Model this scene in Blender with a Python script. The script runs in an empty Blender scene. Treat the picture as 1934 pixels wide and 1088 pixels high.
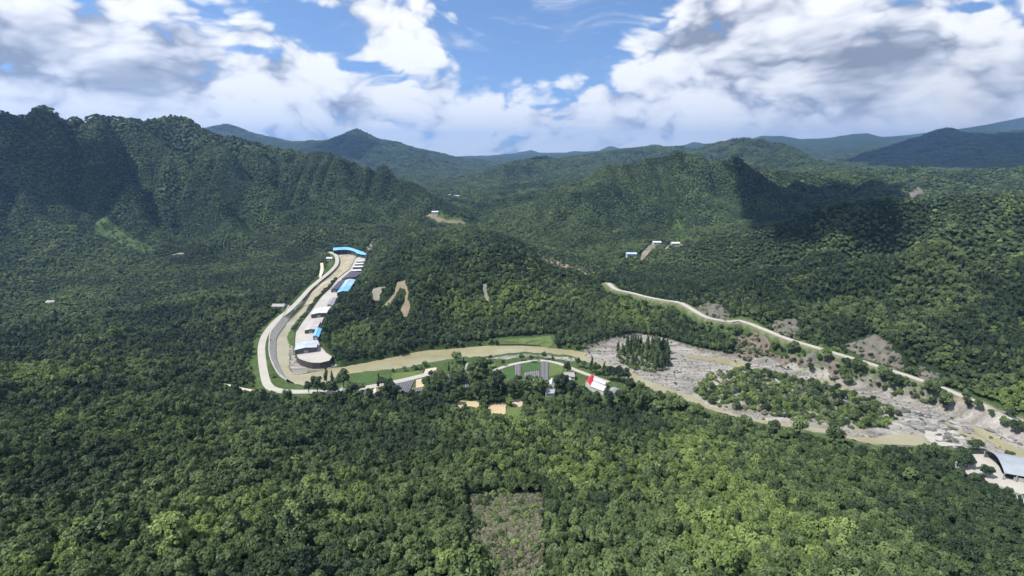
import bpy, math, random, heapq
import numpy as np
from mathutils import Vector, Matrix
from mathutils.geometry import delaunay_2d_cdt

# ------------------------------------------------------------------ camera, sky, sun, exposure
scene = bpy.context.scene
C = scene.collection
CAM_H = 160.0
PITCH = math.radians(14.72)
cam_data = bpy.data.cameras.new("camera")
cam_data.sensor_width = 36.0
cam_data.lens = 18.0
cam_data.clip_start = 1.0
cam_data.clip_end = 60000.0
cam = bpy.data.objects.new("camera", cam_data)
C.objects.link(cam)
cam.location = (0.0, 0.0, CAM_H)
cam.rotation_euler = (math.pi / 2 - PITCH, 0.0, 0.0)
scene.camera = cam

SUN_ELEV = math.radians(57.0)
SUN_AZ = math.radians(-108.0)          # measured from +Y (view direction) towards +X
SUN_DIR = Vector((math.sin(SUN_AZ) * math.cos(SUN_ELEV), math.cos(SUN_AZ) * math.cos(SUN_ELEV), math.sin(SUN_ELEV)))
sun_data = bpy.data.lights.new("sun", 'SUN')
sun_data.energy = 5.0
sun_data.angle = math.radians(0.55)
sun_data.color = (1.0, 0.955, 0.88)
sun = bpy.data.objects.new("sun", sun_data)
C.objects.link(sun)
sun.rotation_euler = (-SUN_DIR).to_track_quat('-Z', 'Y').to_euler()
sun.location = (0, 0, 900)

scene.view_settings.view_transform = 'Standard'
scene.view_settings.look = 'None'
scene.view_settings.exposure = 0.5
scene.view_settings.gamma = 1.0
scene.view_settings.use_curve_mapping = False
scene.render.engine = 'CYCLES'
scene.cycles.use_denoising = True
scene.cycles.use_adaptive_sampling = True
scene.cycles.adaptive_threshold = 0.03
scene.cycles.max_bounces = 4
scene.cycles.diffuse_bounces = 2
scene.cycles.glossy_bounces = 2
scene.cycles.transmission_bounces = 3
scene.cycles.transparent_max_bounces = 4
scene.cycles.volume_bounces = 0
scene.cycles.caustics_reflective = False
scene.cycles.caustics_refractive = False


class NT:
    """small helper to write node trees"""
    def __init__(self, tree):
        self.t = tree
        self.n = tree.nodes
        self.l = tree.links

    def new(self, kind, **kw):
        nd = self.n.new(kind)
        for k, v in kw.items():
            setattr(nd, k, v)
        return nd

    def put(self, sock, val):
        if val is None:
            return
        if hasattr(val, 'is_output'):
            self.l.new(val, sock)
        else:
            sock.default_value = val

    def math(self, op, a, b=None, c=None, clamp=False):
        nd = self.new('ShaderNodeMath', operation=op)
        nd.use_clamp = clamp
        self.put(nd.inputs[0], a)
        if b is not None:
            self.put(nd.inputs[1], b)
        if c is not None:
            self.put(nd.inputs[2], c)
        return nd.outputs[0]

    def vmath(self, op, a, b=None, scale=None):
        nd = self.new('ShaderNodeVectorMath', operation=op)
        self.put(nd.inputs[0], a)
        if b is not None:
            self.put(nd.inputs[1], b)
        if scale is not None:
            self.put(nd.inputs['Scale'], scale)
        return nd.outputs[0]

    def noise(self, vec, scale, detail=4.0, rough=0.5, lac=2.0, dist=0.0, dim='3D', out=0):
        nd = self.new('ShaderNodeTexNoise')
        nd.noise_dimensions = dim
        self.put(nd.inputs['Vector'], vec)
        self.put(nd.inputs['Scale'], scale)
        self.put(nd.inputs['Detail'], detail)
        self.put(nd.inputs['Roughness'], rough)
        self.put(nd.inputs['Lacunarity'], lac)
        self.put(nd.inputs['Distortion'], dist)
        return nd.outputs[out]

    def ramp(self, fac, stops, interp='LINEAR'):
        nd = self.new('ShaderNodeValToRGB')
        cr = nd.color_ramp
        cr.interpolation = interp
        while len(cr.elements) > 1:
            cr.elements.remove(cr.elements[-1])
        cr.elements[0].position = stops[0][0]
        cr.elements[0].color = (*stops[0][1], 1.0)
        for p, c in stops[1:]:
            e = cr.elements.new(p)
            e.color = (*c, 1.0)
        self.put(nd.inputs[0], fac)
        return nd.outputs[0]

    def remap(self, v, a, b, c=0.0, d=1.0, smooth=True):
        nd = self.new('ShaderNodeMapRange')
        nd.interpolation_type = 'SMOOTHSTEP' if smooth else 'LINEAR'
        nd.clamp = True
        self.put(nd.inputs[0], v)
        for i, x in zip((1, 2, 3, 4), (a, b, c, d)):
            self.put(nd.inputs[i], x)
        return nd.outputs[0]

    def mix(self, fac, a, b, mode='MIX'):
        nd = self.new('ShaderNodeMix', data_type='RGBA', blend_type=mode)
        self.put(nd.inputs[0], fac)
        self.put(nd.inputs[6], a if not isinstance(a, tuple) else (*a, 1.0)[:4])
        self.put(nd.inputs[7], b if not isinstance(b, tuple) else (*b, 1.0)[:4])
        return nd.outputs[2]


def px_dir(u, v):
    a, b = (u - 967.0) / 967.0, (544.0 - v) / 967.0
    c, s = math.cos(PITCH), math.sin(PITCH)
    x, y, z = a, c + s * b, -s + c * b
    L = math.sqrt(x * x + y * y + z * z)
    return math.atan2(x, y), math.asin(z / L)


world = bpy.data.worlds.new("World")
scene.world = world
world.use_nodes = True
W = NT(world.node_tree)
W.n.clear()
wtc = W.new('ShaderNodeTexCoord')
wdir = wtc.outputs['Generated']
sky = W.new('ShaderNodeTexSky', sky_type='NISHITA')
sky.sun_disc = False
sky.sun_elevation = SUN_ELEV
sky.sun_rotation = SUN_AZ
sky.altitude = 900
sky.air_density = 1.0
sky.dust_density = 0.0
sky.ozone_density = 5.0
W.l.new(W.vmath('ADD', wdir, (0.0, 0.0, 0.16)), sky.inputs['Vector']) if 'Vector' in sky.inputs else None
bg = W.new('ShaderNodeBackground')
W.l.new(sky.outputs[0], bg.inputs[0])
bg.inputs[1].default_value = 0.14
wsep = W.new('ShaderNodeSeparateXYZ')
W.l.new(wdir, wsep.inputs[0])
w_az = W.math('ARCTAN2', wsep.outputs[0], wsep.outputs[1])
w_el = W.math('ARCSINE', wsep.outputs[2])
wcomb = W.new('ShaderNodeCombineXYZ')
W.l.new(w_az, wcomb.inputs[0])
W.l.new(w_el, wcomb.inputs[1])
w_ae = wcomb.outputs[0]


def bias_field(blobs):
    """soft elliptical biases of the cloud field around places of the sky"""
    acc = None
    for bl in blobs:
        u, v, ru, rv, amp = bl[:5]
        a0, e0 = px_dir(u, v)
        sa = abs(px_dir(u + ru, v)[0] - a0)
        se = abs(px_dir(u, v - rv)[1] - e0)
        q = W.vmath('SUBTRACT', w_ae, (a0, e0, 0.0))
        q = W.vmath('MULTIPLY', q, (1 / sa, 1 / se, 0.0))
        nd = W.new('ShaderNodeVectorMath', operation='DOT_PRODUCT')
        W.l.new(q, nd.inputs[0])
        W.l.new(q, nd.inputs[1])
        g_ = W.math('POWER', 0.36788, nd.outputs['Value'])
        acc = W.math('MULTIPLY', g_, amp) if acc is None else W.math('MULTIPLY_ADD', g_, amp, acc)
    return acc


# where the cloud cover opens and thickens
cover_bias = bias_field([(1070, 50, 140, 95, -0.50), (925, 110, 85, 60, -0.42), (1030, -60, 190, 90, -0.36),
                         (540, 18, 60, 34, -0.50), (630, 66, 56, 30, -0.50), (475, 95, 60, 14, -0.50), (690, 128, 60, 14, -0.40),
                         (760, 70, 95, 50, 0.24), (700, 12, 70, 20, 0.22), (590, 160, 110, 60, 0.30), (800, 120, 90, 24, 0.2),
                         (1240, 160, 170, 80, 0.26), (1420, 60, 160, 110, 0.34), (1700, 130, 320, 160, 0.40),
                         (180, 100, 330, 140, 0.42), (960, 215, 140, 26, 0.10), (1840, 14, 70, 10, -0.34), (1000, 165, 80, 20, 0.16)])
# darker undersides
dark_bias = bias_field([(20, 120, 90, 60, 0.42), (250, 150, 140, 36, 0.26), (320, 198, 110, 22, 0.34), (600, 198, 70, 16, 0.22),
                        (1640, 125, 110, 80, 0.46), (1390, 175, 60, 60, 0.28), (1310, 55, 60, 40, 0.22), (1600, 235, 260, 20, 0.10), (110, 40, 170, 36, 0.18)])

wp = W.vmath('MULTIPLY', wdir, (1.0, 1.0, 1.75))
warp = W.new('ShaderNodeTexNoise')
W.l.new(wp, warp.inputs['Vector'])
warp.inputs['Scale'].default_value = 3.2
warp.inputs['Detail'].default_value = 4
wv = W.vmath('SCALE', W.vmath('SUBTRACT', warp.outputs['Color'], (0.5, 0.5, 0.5)), scale=0.20)
wp2 = W.vmath('ADD', wp, wv)


n1 = W.noise(wp2, 4.2, 11, 0.60)
vo = W.new('ShaderNodeTexVoronoi', feature='F1')
W.l.new(W.vmath('ADD', wp2, W.vmath('SCALE', warp.outputs['Color'], scale=0.05)), vo.inputs['Vector'])
vo.inputs['Scale'].default_value = 11.0
vo.inputs['Detail'].default_value = 2.5
vo.inputs['Roughness'].default_value = 0.6
puff = W.math('SUBTRACT', 0.62, W.math('MULTIPLY', W.math('MULTIPLY', vo.outputs['Distance'], vo.outputs['Distance']), 1.1))
f0 = W.math('ADD', W.math('MULTIPLY', n1, 0.80), W.math('MULTIPLY', puff, 0.20))
lit_lo = W.math('SUBTRACT', W.noise(wp2, 5.0, 4, 0.55), W.noise(W.vmath('ADD', wp2, (-0.03, 0.01, 0.045)), 5.0, 4, 0.55))
low = W.remap(w_el, math.radians(7.0), math.radians(0.5), 0.0, 0.34)
dens = W.math('ADD', W.math('ADD', f0, cover_bias), low)
streak = W.noise(W.vmath('MULTIPLY', wdir, (3.0, 3.0, 30.0)), 2.0, 6, 0.62)
dens = W.math('ADD', dens, W.math('MULTIPLY', W.math('SUBTRACT', streak, 0.5), W.remap(w_el, math.radians(9), math.radians(2), 0.10, 0.36)))
cover = W.remap(dens, 0.15, 0.40)
shade = W.math('MULTIPLY_ADD', lit_lo, 2.4, 1.14)
shade = W.math('ADD', shade, W.math('MULTIPLY', W.math('SUBTRACT', n1, 0.5), 0.55))
shade = W.math('ADD', shade, W.math('MULTIPLY', W.math('SUBTRACT', puff, 0.42), 0.40))
thick = W.remap(dens, 0.56, 1.0, 0.0, 0.32)
shade = W.math('SUBTRACT', shade, thick)
shade = W.math('SUBTRACT', shade, W.math('MULTIPLY', dark_bias, W.math('MULTIPLY', n1, 2.0)))
shade = W.math('ADD', shade, W.remap(w_el, math.radians(6), math.radians(0), 0.0, 0.42))
ccol = W.ramp(shade, [(0.0, (0.27, 0.295, 0.36)), (0.28, (0.43, 0.46, 0.54)), (0.5, (0.65, 0.675, 0.745)), (0.72, (0.88, 0.89, 0.92)), (0.92, (1.0, 1.0, 1.0))])
wisp = W.noise(W.vmath('MULTIPLY', wp2, (3.0, 3.0, 9.0)), 2.6, 7, 0.62)
cover = W.math('MAXIMUM', cover, W.remap(wisp, 0.52, 0.78, 0.0, 0.34))
cbg = W.new('ShaderNodeBackground')
W.l.new(ccol, cbg.inputs[0])
cbg.inputs[1].default_value = 0.84
wmix = W.new('ShaderNodeMixShader')
W.l.new(W.math('MULTIPLY', cover, 0.985), wmix.inputs[0])
W.l.new(bg.outputs[0], wmix.inputs[1])
W.l.new(cbg.outputs[0], wmix.inputs[2])
wout = W.new('ShaderNodeOutputWorld')
W.l.new(wmix.outputs[0], wout.inputs[0])
world.cycles.sampling_method = 'MANUAL'
world.cycles.sample_map_resolution = 512


# ------------------------------------------------------------------ picture rays -> places
F = 967.0
cp, sp = math.cos(PITCH), math.sin(PITCH)


def ray(u, v):
    a = (np.asarray(u, float) - 967.0) / F
    b = (544.0 - np.asarray(v, float)) / F
    return a, cp + sp * b, -sp + cp * b          # dx, dy, dz


def at_z(u, v, z):
    dx, dy, dz = ray(u, v)
    t = (z - CAM_H) / dz
    return np.array([dx * t, dy * t])


def at_y(u, v, y):
    dx, dy, dz = ray(u, v)
    t = y / dy
    return np.array([dx * t, y, CAM_H + dz * t])


def poly_z(pts, z):
    return np.array([at_z(u, v, z) for u, v in pts])


def densify(P, step, closed=True):
    P = np.asarray(P, float)
    out = []
    n = len(P)
    for i in range(n if closed else n - 1):
        a, b = P[i], P[(i + 1) % n]
        k = max(1, int(np.linalg.norm((b - a)[:2]) / step))
        for j in range(k):
            out.append(a + (b - a) * j / k)
    if not closed:
        out.append(P[-1])
    return np.array(out)


def smooth_line(P, step, closed=False):
    """Catmull-Rom through P, resampled roughly every step metres"""
    P = np.asarray(P, float)
    n = len(P)
    out = []
    for i in range(n if closed else n - 1):
        if closed:
            p0, p1, p2, p3 = P[i - 1], P[i], P[(i + 1) % n], P[(i + 2) % n]
        else:
            p0, p1, p2, p3 = P[max(i - 1, 0)], P[i], P[i + 1], P[min(i + 2, n - 1)]
        k = max(1, int(np.linalg.norm((p2 - p1)[:2]) / step))
        for j in range(k):
            t = j / k
            out.append(0.5 * ((2 * p1) + (-p0 + p2) * t + (2 * p0 - 5 * p1 + 4 * p2 - p3) * t * t
                              + (-p0 + 3 * p1 - 3 * p2 + p3) * t ** 3))
    if not closed:
        out.append(P[-1])
    return np.array(out)


def inside(px, py, P):
    r = np.zeros(px.shape, bool)
    n = len(P)
    for i in range(n):
        x1, y1 = P[i][:2]
        x2, y2 = P[(i + 1) % n][:2]
        if y1 == y2:
            continue
        c = ((y1 > py) != (y2 > py)) & (px < (x2 - x1) * (py - y1) / (y2 - y1) + x1)
        r ^= c
    return r


def dist_line(px, py, P, closed=False):
    d = np.full(px.shape, 1e18)
    n = len(P)
    for i in range(n if closed else n - 1):
        ax, ay = P[i][:2]
        bx, by = P[(i + 1) % n][:2]
        ex, ey = bx - ax, by - ay
        L = ex * ex + ey * ey + 1e-9
        t = np.clip(((px - ax) * ex + (py - ay) * ey) / L, 0, 1)
        d = np.minimum(d, (px - ax - t * ex) ** 2 + (py - ay - t * ey) ** 2)
    return np.sqrt(d)


def sdist(px, py, P):
    """signed distance, negative inside; far points get a cheap large value"""
    P = np.asarray(P)
    out = np.full(px.shape, 1e4)
    lo, hi = P.min(0)[:2] - 80, P.max(0)[:2] + 80
    m = (px > lo[0]) & (px < hi[0]) & (py > lo[1]) & (py < hi[1])
    if m.any():
        d = dist_line(px[m], py[m], P, True)
        ins = inside(px[m], py[m], P)
        out[m] = np.where(ins, -d, d)
    return out


def sstep(x, a, b):
    t = np.clip((x - a) / (b - a), 0, 1)
    return t * t * (3 - 2 * t)


def hash2(ix, iy, k=0):
    h = (ix.astype(np.int64) * 374761393 + iy.astype(np.int64) * 668265263 + k * 1442695041) & 0x7fffffff
    h = ((h ^ (h >> 13)) * 1274126177) & 0x7fffffff
    h = (h ^ (h >> 16)) & 0xffff
    return h / 65535.0


def vnoise(x, y, k=0):
    ix, iy = np.floor(x).astype(np.int64), np.floor(y).astype(np.int64)
    fx, fy = x - ix, y - iy
    fx = fx * fx * fx * (fx * (fx * 6 - 15) + 10)
    fy = fy * fy * fy * (fy * (fy * 6 - 15) + 10)
    a, b = hash2(ix, iy, k), hash2(ix + 1, iy, k)
    c, d = hash2(ix, iy + 1, k), hash2(ix + 1, iy + 1, k)
    return (a + (b - a) * fx) * (1 - fy) + (c + (d - c) * fx) * fy


def fbm(x, y, octaves=4, k=0):
    s, amp, tot = 0, 1.0, 0
    for i in range(octaves):
        s = s + amp * (vnoise(x * 2 ** i + 17.3 * i, y * 2 ** i - 9.1 * i, k + i) - 0.5)
        tot += amp
        amp *= 0.5
    return s / tot * 2.0


# ------------------------------------------------------------------ outlines traced on the valley floor
WATER_Z, BED_Z, FLAT_Z, YARD_Z, SAND_Z = 0.0, 0.25, 4.0, 4.6, 2.6
RIVER_PX = [(636, 478), (640, 486), (638, 501), (605, 531), (581, 557), (553, 584), (541, 608), (521, 636), (518, 653),
            (519, 679), (528, 702), (538, 717), (556, 729), (580, 734), (612, 728), (640, 716), (663, 711), (697, 706),
            (740, 703), (770, 699), (795, 693), (833, 686), (876, 679), (922, 674), (955, 669), (988, 666), (1030, 668),
            (1073, 672), (1096, 677), (1112, 676), (1118, 668), (1079, 661), (1030, 656), (988, 652), (905, 654),
            (856, 659), (806, 662), (781, 666), (740, 675), (721, 679), (688, 686), (640, 694), (616, 697), (602, 700),
            (577, 706), (556, 707), (546, 696), (546, 673), (547, 654), (544, 635), (552, 618), (562, 605), (584, 583),
            (594, 574), (607, 559), (637, 528), (660, 511), (671, 493), (672, 479)]
SAND_PX = [(634, 476), (641, 487), (639, 501), (606, 531), (582, 557), (560, 578), (578, 572), (594, 568), (608, 557),
           (636, 528), (659, 511), (670, 493), (673, 477)]
BED_PX = [(1090, 682), (1112, 664), (1140, 652), (1170, 645), (1200, 638), (1260, 645), (1300, 660), (1345, 672), (1404, 680),
          (1470, 690), (1540, 706), (1600, 724), (1660, 739), (1720, 757), (1760, 768), (1830, 784), (1880, 799),
          (1934, 828), (2040, 868), (2040, 930), (1934, 885), (1860, 853), (1800, 850), (1700, 846), (1640, 844), (1580, 829),
          (1480, 810), (1400, 798), (1340, 778), (1290, 758), (1240, 744), (1180, 716), (1130, 694)]
SHOAL_PX = [(890, 681), (922, 676), (955, 671), (988, 668), (1030, 670), (1073, 674), (1100, 680), (1096, 690), (1060, 684), (1020, 678),
            (985, 679), (955, 683), (920, 684)]
BAR_PX = [(556, 646), (548, 655), (547, 673), (547, 696), (556, 706), (577, 705), (602, 699), (625, 695), (640, 690), (624, 682), (566, 684), (558, 668)]
STREAM_PX = [(1100, 672), (1116, 678), (1140, 684), (1160, 690), (1186, 700), (1214, 714), (1248, 729), (1282, 740), (1316, 751), (1345, 766),
             (1402, 787), (1482, 800), (1560, 812), (1600, 818), (1560, 826), (1480, 812), (1400, 799), (1340, 778), (1300, 763), (1262, 750), (1225, 737),
             (1200, 724), (1160, 706), (1130, 692), (1104, 684)]
BACKWATER_PX = [(1285, 668), (1334, 674), (1372, 678), (1404, 683), (1422, 692), (1404, 696), (1380, 690), (1345, 683), (1300, 675)]
SIDE_WATER_PX = [(1535, 716), (1560, 716), (1600, 732), (1618, 744), (1592, 740), (1560, 728)]
POOL_PX = [(1590, 822), (1640, 827), (1699, 820), (1746, 823), (1760, 834), (1745, 846), (1700, 846), (1640, 846), (1590, 834)]
POOL2_PX = [(1800, 812), (1822, 812), (1850, 824), (1862, 834), (1840, 838), (1812, 828), (1798, 820)]
CHUTE_PX = [(1752, 779), (1762, 779), (1792, 795), (1812, 806), (1800, 808), (1778, 797)]
CHANNEL_PX = [(1838, 806), (1852, 808), (1876, 822), (1908, 838), (1934, 850), (2040, 895), (2040, 925), (1934, 876), (1895, 850), (1870, 836), (1846, 820)]
RAPID_PX = [(1752, 812), (1780, 808), (1806, 816), (1816, 826), (1842, 838), (1830, 846), (1800, 846), (1766, 846), (1744, 836)]
ISLAND_PX = [(1312, 742), (1335, 708), (1400, 697), (1480, 709), (1560, 726), (1620, 748), (1690, 768), (1706, 790), (1650, 808),
             (1560, 803), (1480, 790), (1400, 772), (1345, 765)]
GROVE_PX = [(1163, 668), (1180, 655), (1215, 650), (1262, 664), (1268, 690), (1240, 706), (1200, 700), (1170, 688)]
FLOOR_PX = [(622, 474), (694, 474), (689, 500), (671, 530), (658, 547), (640, 560), (625, 580), (612, 600), (604, 622), (602, 644), (618, 664), (632, 680), (645, 690), (720, 670), (800, 655),
            (900, 647), (945, 638), (1046, 632), (1060, 650), (1110, 655), (1150, 642), (1200, 632), (1260, 640), (1320, 658),
            (1400, 675), (1480, 686), (1560, 704), (1620, 720), (1700, 743), (1780, 768), (1860, 792), (1934, 824), (2040, 862),
            (2040, 1010), (1934, 952), (1880, 925), (1800, 895), (1760, 865), (1640, 858), (1560, 845), (1480, 828), (1400, 815),
            (1330, 800), (1250, 785), (1180, 772), (1100, 768), (1000, 788), (950, 795), (860, 780), (760, 770), (660, 762),
            (560, 752), (500, 747), (476, 737), (466, 690), (476, 640), (508, 604), (545, 573), (580, 543), (612, 508), (624, 490)]
SAND_Y0 = float(at_z(570, 580, SAND_Z)[1])


def sand_level(x, y):
    t = np.clip((np.asarray(y) - SAND_Y0) / 70.0, 0, 1)
    return 0.18 + (SAND_Z - 0.18) * t * t * (3 - 2 * t)


river_w = poly_z(RIVER_PX, WATER_Z)
bed_w = poly_z(BED_PX, BED_Z)
floor_w = poly_z(FLOOR_PX, FLAT_Z)
island_w = poly_z(ISLAND_PX, 1.5)
RIGHT_ROAD_PX = [(1149, 535, 12), (1164, 547, 12), (1191, 553, 12), (1221, 561, 12.5), (1251, 567, 13), (1274, 570, 13.5), (1287, 573, 14),
                 (1318, 591, 14), (1339, 601, 14), (1380, 608, 14.5), (1397, 606, 15), (1417, 612, 15), (1449, 625, 15), (1492, 642, 15), (1529, 653, 15),
                 (1575, 667, 14.5), (1638, 686, 13.5), (1707, 708, 12), (1784, 735, 10), (1850, 763, 8.5), (1881, 778, 8),
                 (1924, 794, 7.5), (1990, 822, 7), (2080, 862, 7)]
right_road = smooth_line(np.array([[*at_z(u, v, z), z] for u, v, z in RIGHT_ROAD_PX]), 6.0)
LEFT_ROAD_PX = [(622, 476), (634, 482), (637, 492), (633, 503), (620, 516), (600, 532), (585, 545), (566, 566), (546, 586), (528, 600),
                (513, 615), (500, 634), (494, 655), (495, 680), (499, 706), (505, 726), (516, 735), (532, 739), (556, 740),
                (590, 740), (640, 741), (680, 734), (740, 723), (800, 709), (824, 702)]
ROAD_Z = 5.0
left_road = smooth_line(np.array([[*at_z(u, v, ROAD_Z), ROAD_Z] for u, v in LEFT_ROAD_PX]), 4.0)
VILLAGE_ROAD_PX = [(930, 701), (958, 691), (990, 684), (1020, 681), (1045, 684), (1068, 691), (1090, 700), (1112, 708), (1150, 722)]
village_road = smooth_line(np.array([[*at_z(u, v, FLAT_Z + .3), FLAT_Z + .3] for u, v in VILLAGE_ROAD_PX]), 4.0)

# ------------------------------------------------------------------ terrain: ridges, spurs and valley floors -> smooth height field
ctrl = []
crest = []


def by_y(L, step=None):
    P = np.array([at_y(u, v, y) for u, v, y in L])
    if step:
        P = densify(P, step, False)
        crest.extend(P.tolist())
    ctrl.extend(P.tolist())


def by_z(L, step=None):
    P = np.array([[*at_z(u, v, z), z] for u, v, z in L])
    if step:
        P = densify(P, step, False)
    ctrl.extend(P.tolist())


def by_xyz(L):
    ctrl.extend([list(p) for p in L])


# floor
fl = densify(np.c_[floor_w, np.full(len(floor_w), FLAT_Z)], 22)
ctrl.extend(fl.tolist())
gx, gy = np.meshgrid(np.arange(-320, 620, 40.0), np.arange(200, 900, 40.0))
mm = inside(gx.ravel(), gy.ravel(), floor_w)
ctrl.extend(np.c_[gx.ravel()[mm], gy.ravel()[mm], np.full(mm.sum(), FLAT_Z)].tolist())
ctrl.extend(right_road[::4].tolist())
# foreground hill
by_z([(967, 1088, 62), (955, 1000, 57), (955, 930, 48), (967, 850, 26), (967, 810, 12),
      (620, 1088, 66), (620, 960, 54), (620, 860, 30), (620, 790, 10),
      (300, 1088, 67), (300, 960, 58), (300, 860, 46), (300, 770, 34), (330, 700, 20),
      (0, 1088, 66), (0, 960, 60), (0, 860, 51), (0, 770, 40), (40, 705, 22), (160, 705, 24), (220, 680, 22),
      (450, 820, 26), (440, 755, 12), (400, 725, 12), (470, 760, 8), (440, 900, 44),
      (1250, 1088, 60), (1250, 960, 44), (1250, 860, 20), (1250, 805, 8),
      (1520, 1088, 60), (1520, 960, 38), (1520, 880, 16), (1520, 845, 7), (1700, 920, 20), (1700, 1000, 40), (1720, 875, 6),
      (1934, 1088, 52), (1934, 1020, 34), (1880, 960, 18), (1934, 970, 12), (1830, 930, 14), (1120, 800, 8), (1120, 860, 22), (800, 800, 8), (800, 860, 26)])
by_xyz([(0, 0, 74), (-120, 0, 78), (120, 0, 72), (0, -150, 90), (-300, -100, 120), (300, -100, 80), (-500, 100, 130), (-420, 250, 70), (380, 100, 45), (420, 180, 22),
        (500, 250, 12), (-900, 0, 200), (800, 0, 120), (0, -600, 140), (-1500, -400, 250), (1500, -400, 200), (0, -1500, 200), (-900, -1500, 240), (900, -1500, 240)])
# slopes left of the river loop
by_y([(0, 360, 845), (0, 420, 785), (0, 480, 700), (0, 560, 560), (0, 640, 430), (100, 440, 790), (100, 500, 690), (100, 575, 560), (120, 640, 440),
      (250, 470, 800), (250, 520, 690), (250, 580, 570), (250, 640, 460), (380, 480, 780), (380, 540, 640), (380, 600, 530), (380, 660, 440),
      (470, 500, 760), (470, 560, 620), (450, 620, 500), (540, 490, 800), (540, 530, 710), (590, 480, 830), (452, 680, 396)])
# left mountain skyline and spurs
def near(L, a=850.0, k=0.62):
    return [(u, v + float(np.interp(u, [0, 60, 130, 200, 300, 340], [22, 32, 24, 14, 12, 4])), a + (y - a) * k if y > a else y) for u, v, y in L]


def gully(A, B, drop):
    """a line half way between two spurs, lower than both"""
    A = np.array([at_y(*p) for p in A])
    B = np.array([at_y(*p) for p in B])
    for t in (0.25, 0.45, 0.65, 0.85):
        pa = np.array([np.interp(t, np.linspace(0, 1, len(A)), A[:, i]) for i in range(3)])
        pb = np.array([np.interp(t, np.linspace(0, 1, len(B)), B[:, i]) for i in range(3)])
        p = 0.5 * (pa + pb)
        ctrl.append([p[0], p[1], max(8.0, p[2] - drop * min(1.0, 1.6 * t))])


by_y(near([(-300, 240, 900), (-120, 220, 940), (0, 214, 1000), (60, 214, 1040), (120, 231, 1080), (146, 237, 1100), (180, 226, 1130), (215, 232, 1180), (240, 224, 1200), (262, 224, 1230),
      (290, 235, 1290), (314, 247, 1330), (330, 233, 1370), (346, 220, 1400), (372, 238, 1420), (410, 253, 1440), (470, 273, 1440), (540, 293, 1420),
      (565, 298, 1400), (592, 296, 1370), (650, 311, 1330), (700, 336, 1290), (750, 351, 1260), (790, 352, 1240), (830, 373, 1210), (880, 398, 1160), (930, 405, 1120)]), 45)
for u_, v_, y_ in near([(-120, 220, 940), (0, 214, 1000), (60, 214, 1040), (120, 231, 1080), (146, 237, 1100), (180, 226, 1130), (215, 232, 1180), (262, 224, 1230), (290, 235, 1290), (314, 244, 1330), (346, 226, 1400),
                        (410, 251, 1440), (470, 271, 1440), (540, 291, 1420), (592, 296, 1370), (650, 311, 1330)]):
    q_ = at_y(u_, v_, y_)
    ctrl.append([q_[0] * 1.07, q_[1] * 1.07, q_[2] - 14])
    ctrl.append([q_[0] * 1.18, q_[1] * 1.18, q_[2] - 55])
L1 = near([(346, 226, 1400), (390, 275, 1290), (440, 320, 1190), (500, 365, 1090), (560, 400, 1010), (600, 428, 940)])
L2 = near([(262, 224, 1230), (310, 275, 1140), (360, 325, 1050), (410, 370, 980), (450, 410, 920), (470, 440, 870)])
L3 = near([(120, 231, 1080), (170, 300, 990), (230, 365, 920), (290, 420, 860), (340, 462, 810)])
L4 = near([(0, 305, 905), (80, 350, 890), (170, 405, 850), (240, 445, 810), (310, 478, 770)])
L0 = near([(470, 271, 1440), (540, 325, 1290), (600, 370, 1170), (650, 405, 1080)])
L5 = near([(592, 296, 1370), (640, 345, 1250), (700, 395, 1120), (750, 420, 1050), (790, 425, 1000)])
L6 = near([(700, 336, 1290), (760, 375, 1190), (820, 405, 1100)])
for L in (L0, L1, L2, L3, L4, L5, L6):
    by_y(L, 40)
for A, B, d in ((L4, L3, 14), (L3, L2, 24), (L2, L1, 26), (L1, L0, 24), (L0, L5, 22), (L5, L6, 18)):
    gully(A, B, d)
# rounded hill behind the blue shed
by_y([(470, 450, 900), (540, 433, 915), (600, 427, 920), (650, 438, 905), (700, 443, 890), (740, 440, 870)], 40)
# wooded hill inside the river loop
by_y([(690, 470, 780), (730, 462, 750), (780, 450, 715), (840, 444, 690), (900, 442, 680), (950, 448, 670), (1000, 470, 660), (1020, 486, 655)], 35)
by_y([(700, 504, 650), (760, 486, 622), (830, 480, 606), (900, 482, 600), (960, 486, 602), (1010, 490, 610), (1060, 505, 620), (1110, 520, 620)], 35)
by_y([(660, 560, 560), (700, 540, 545), (760, 525, 535), (840, 520, 530), (900, 530, 525), (960, 535, 525), (1040, 550, 530), (1100, 560, 545)], 40)
by_y([(645, 630, 462), (700, 610, 470), (760, 595, 470), (840, 590, 470), (920, 595, 468), (1000, 600, 470), (1080, 610, 472), (1160, 600, 490), (1230, 610, 480)], 40)
by_y([(840, 470, 590), (800, 515, 525), (770, 560, 480), (740, 610, 455)], 30)
by_y([(960, 470, 590), (970, 525, 525), (990, 580, 475)], 30)
by_y([(1290, 630, 450), (1340, 645, 430), (1240, 590, 510)])
by_xyz([(-150, 790, 26), (-60, 790, 28), (40, 780, 26), (120, 740, 18)])
# right spur
by_y([(1280, 478, 730), (1340, 462, 700), (1400, 447, 670), (1450, 436, 650), (1500, 424, 625), (1560, 408, 600), (1620, 397, 585), (1700, 388, 570),
      (1800, 382, 560), (1934, 380, 550), (2150, 380, 540)], 35)
by_y([(1350, 530, 590), (1450, 520, 540), (1550, 505, 510), (1650, 500, 490), (1780, 500, 450), (1934, 500, 425), (2100, 520, 400)], 40)
by_y([(1420, 585, 455), (1520, 600, 430), (1620, 610, 400), (1720, 630, 368), (1850, 650, 345), (1934, 670, 325)], 40)
by_y([(1800, 710, 310), (1880, 730, 300), (1934, 750, 290), (2050, 780, 280)])
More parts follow.
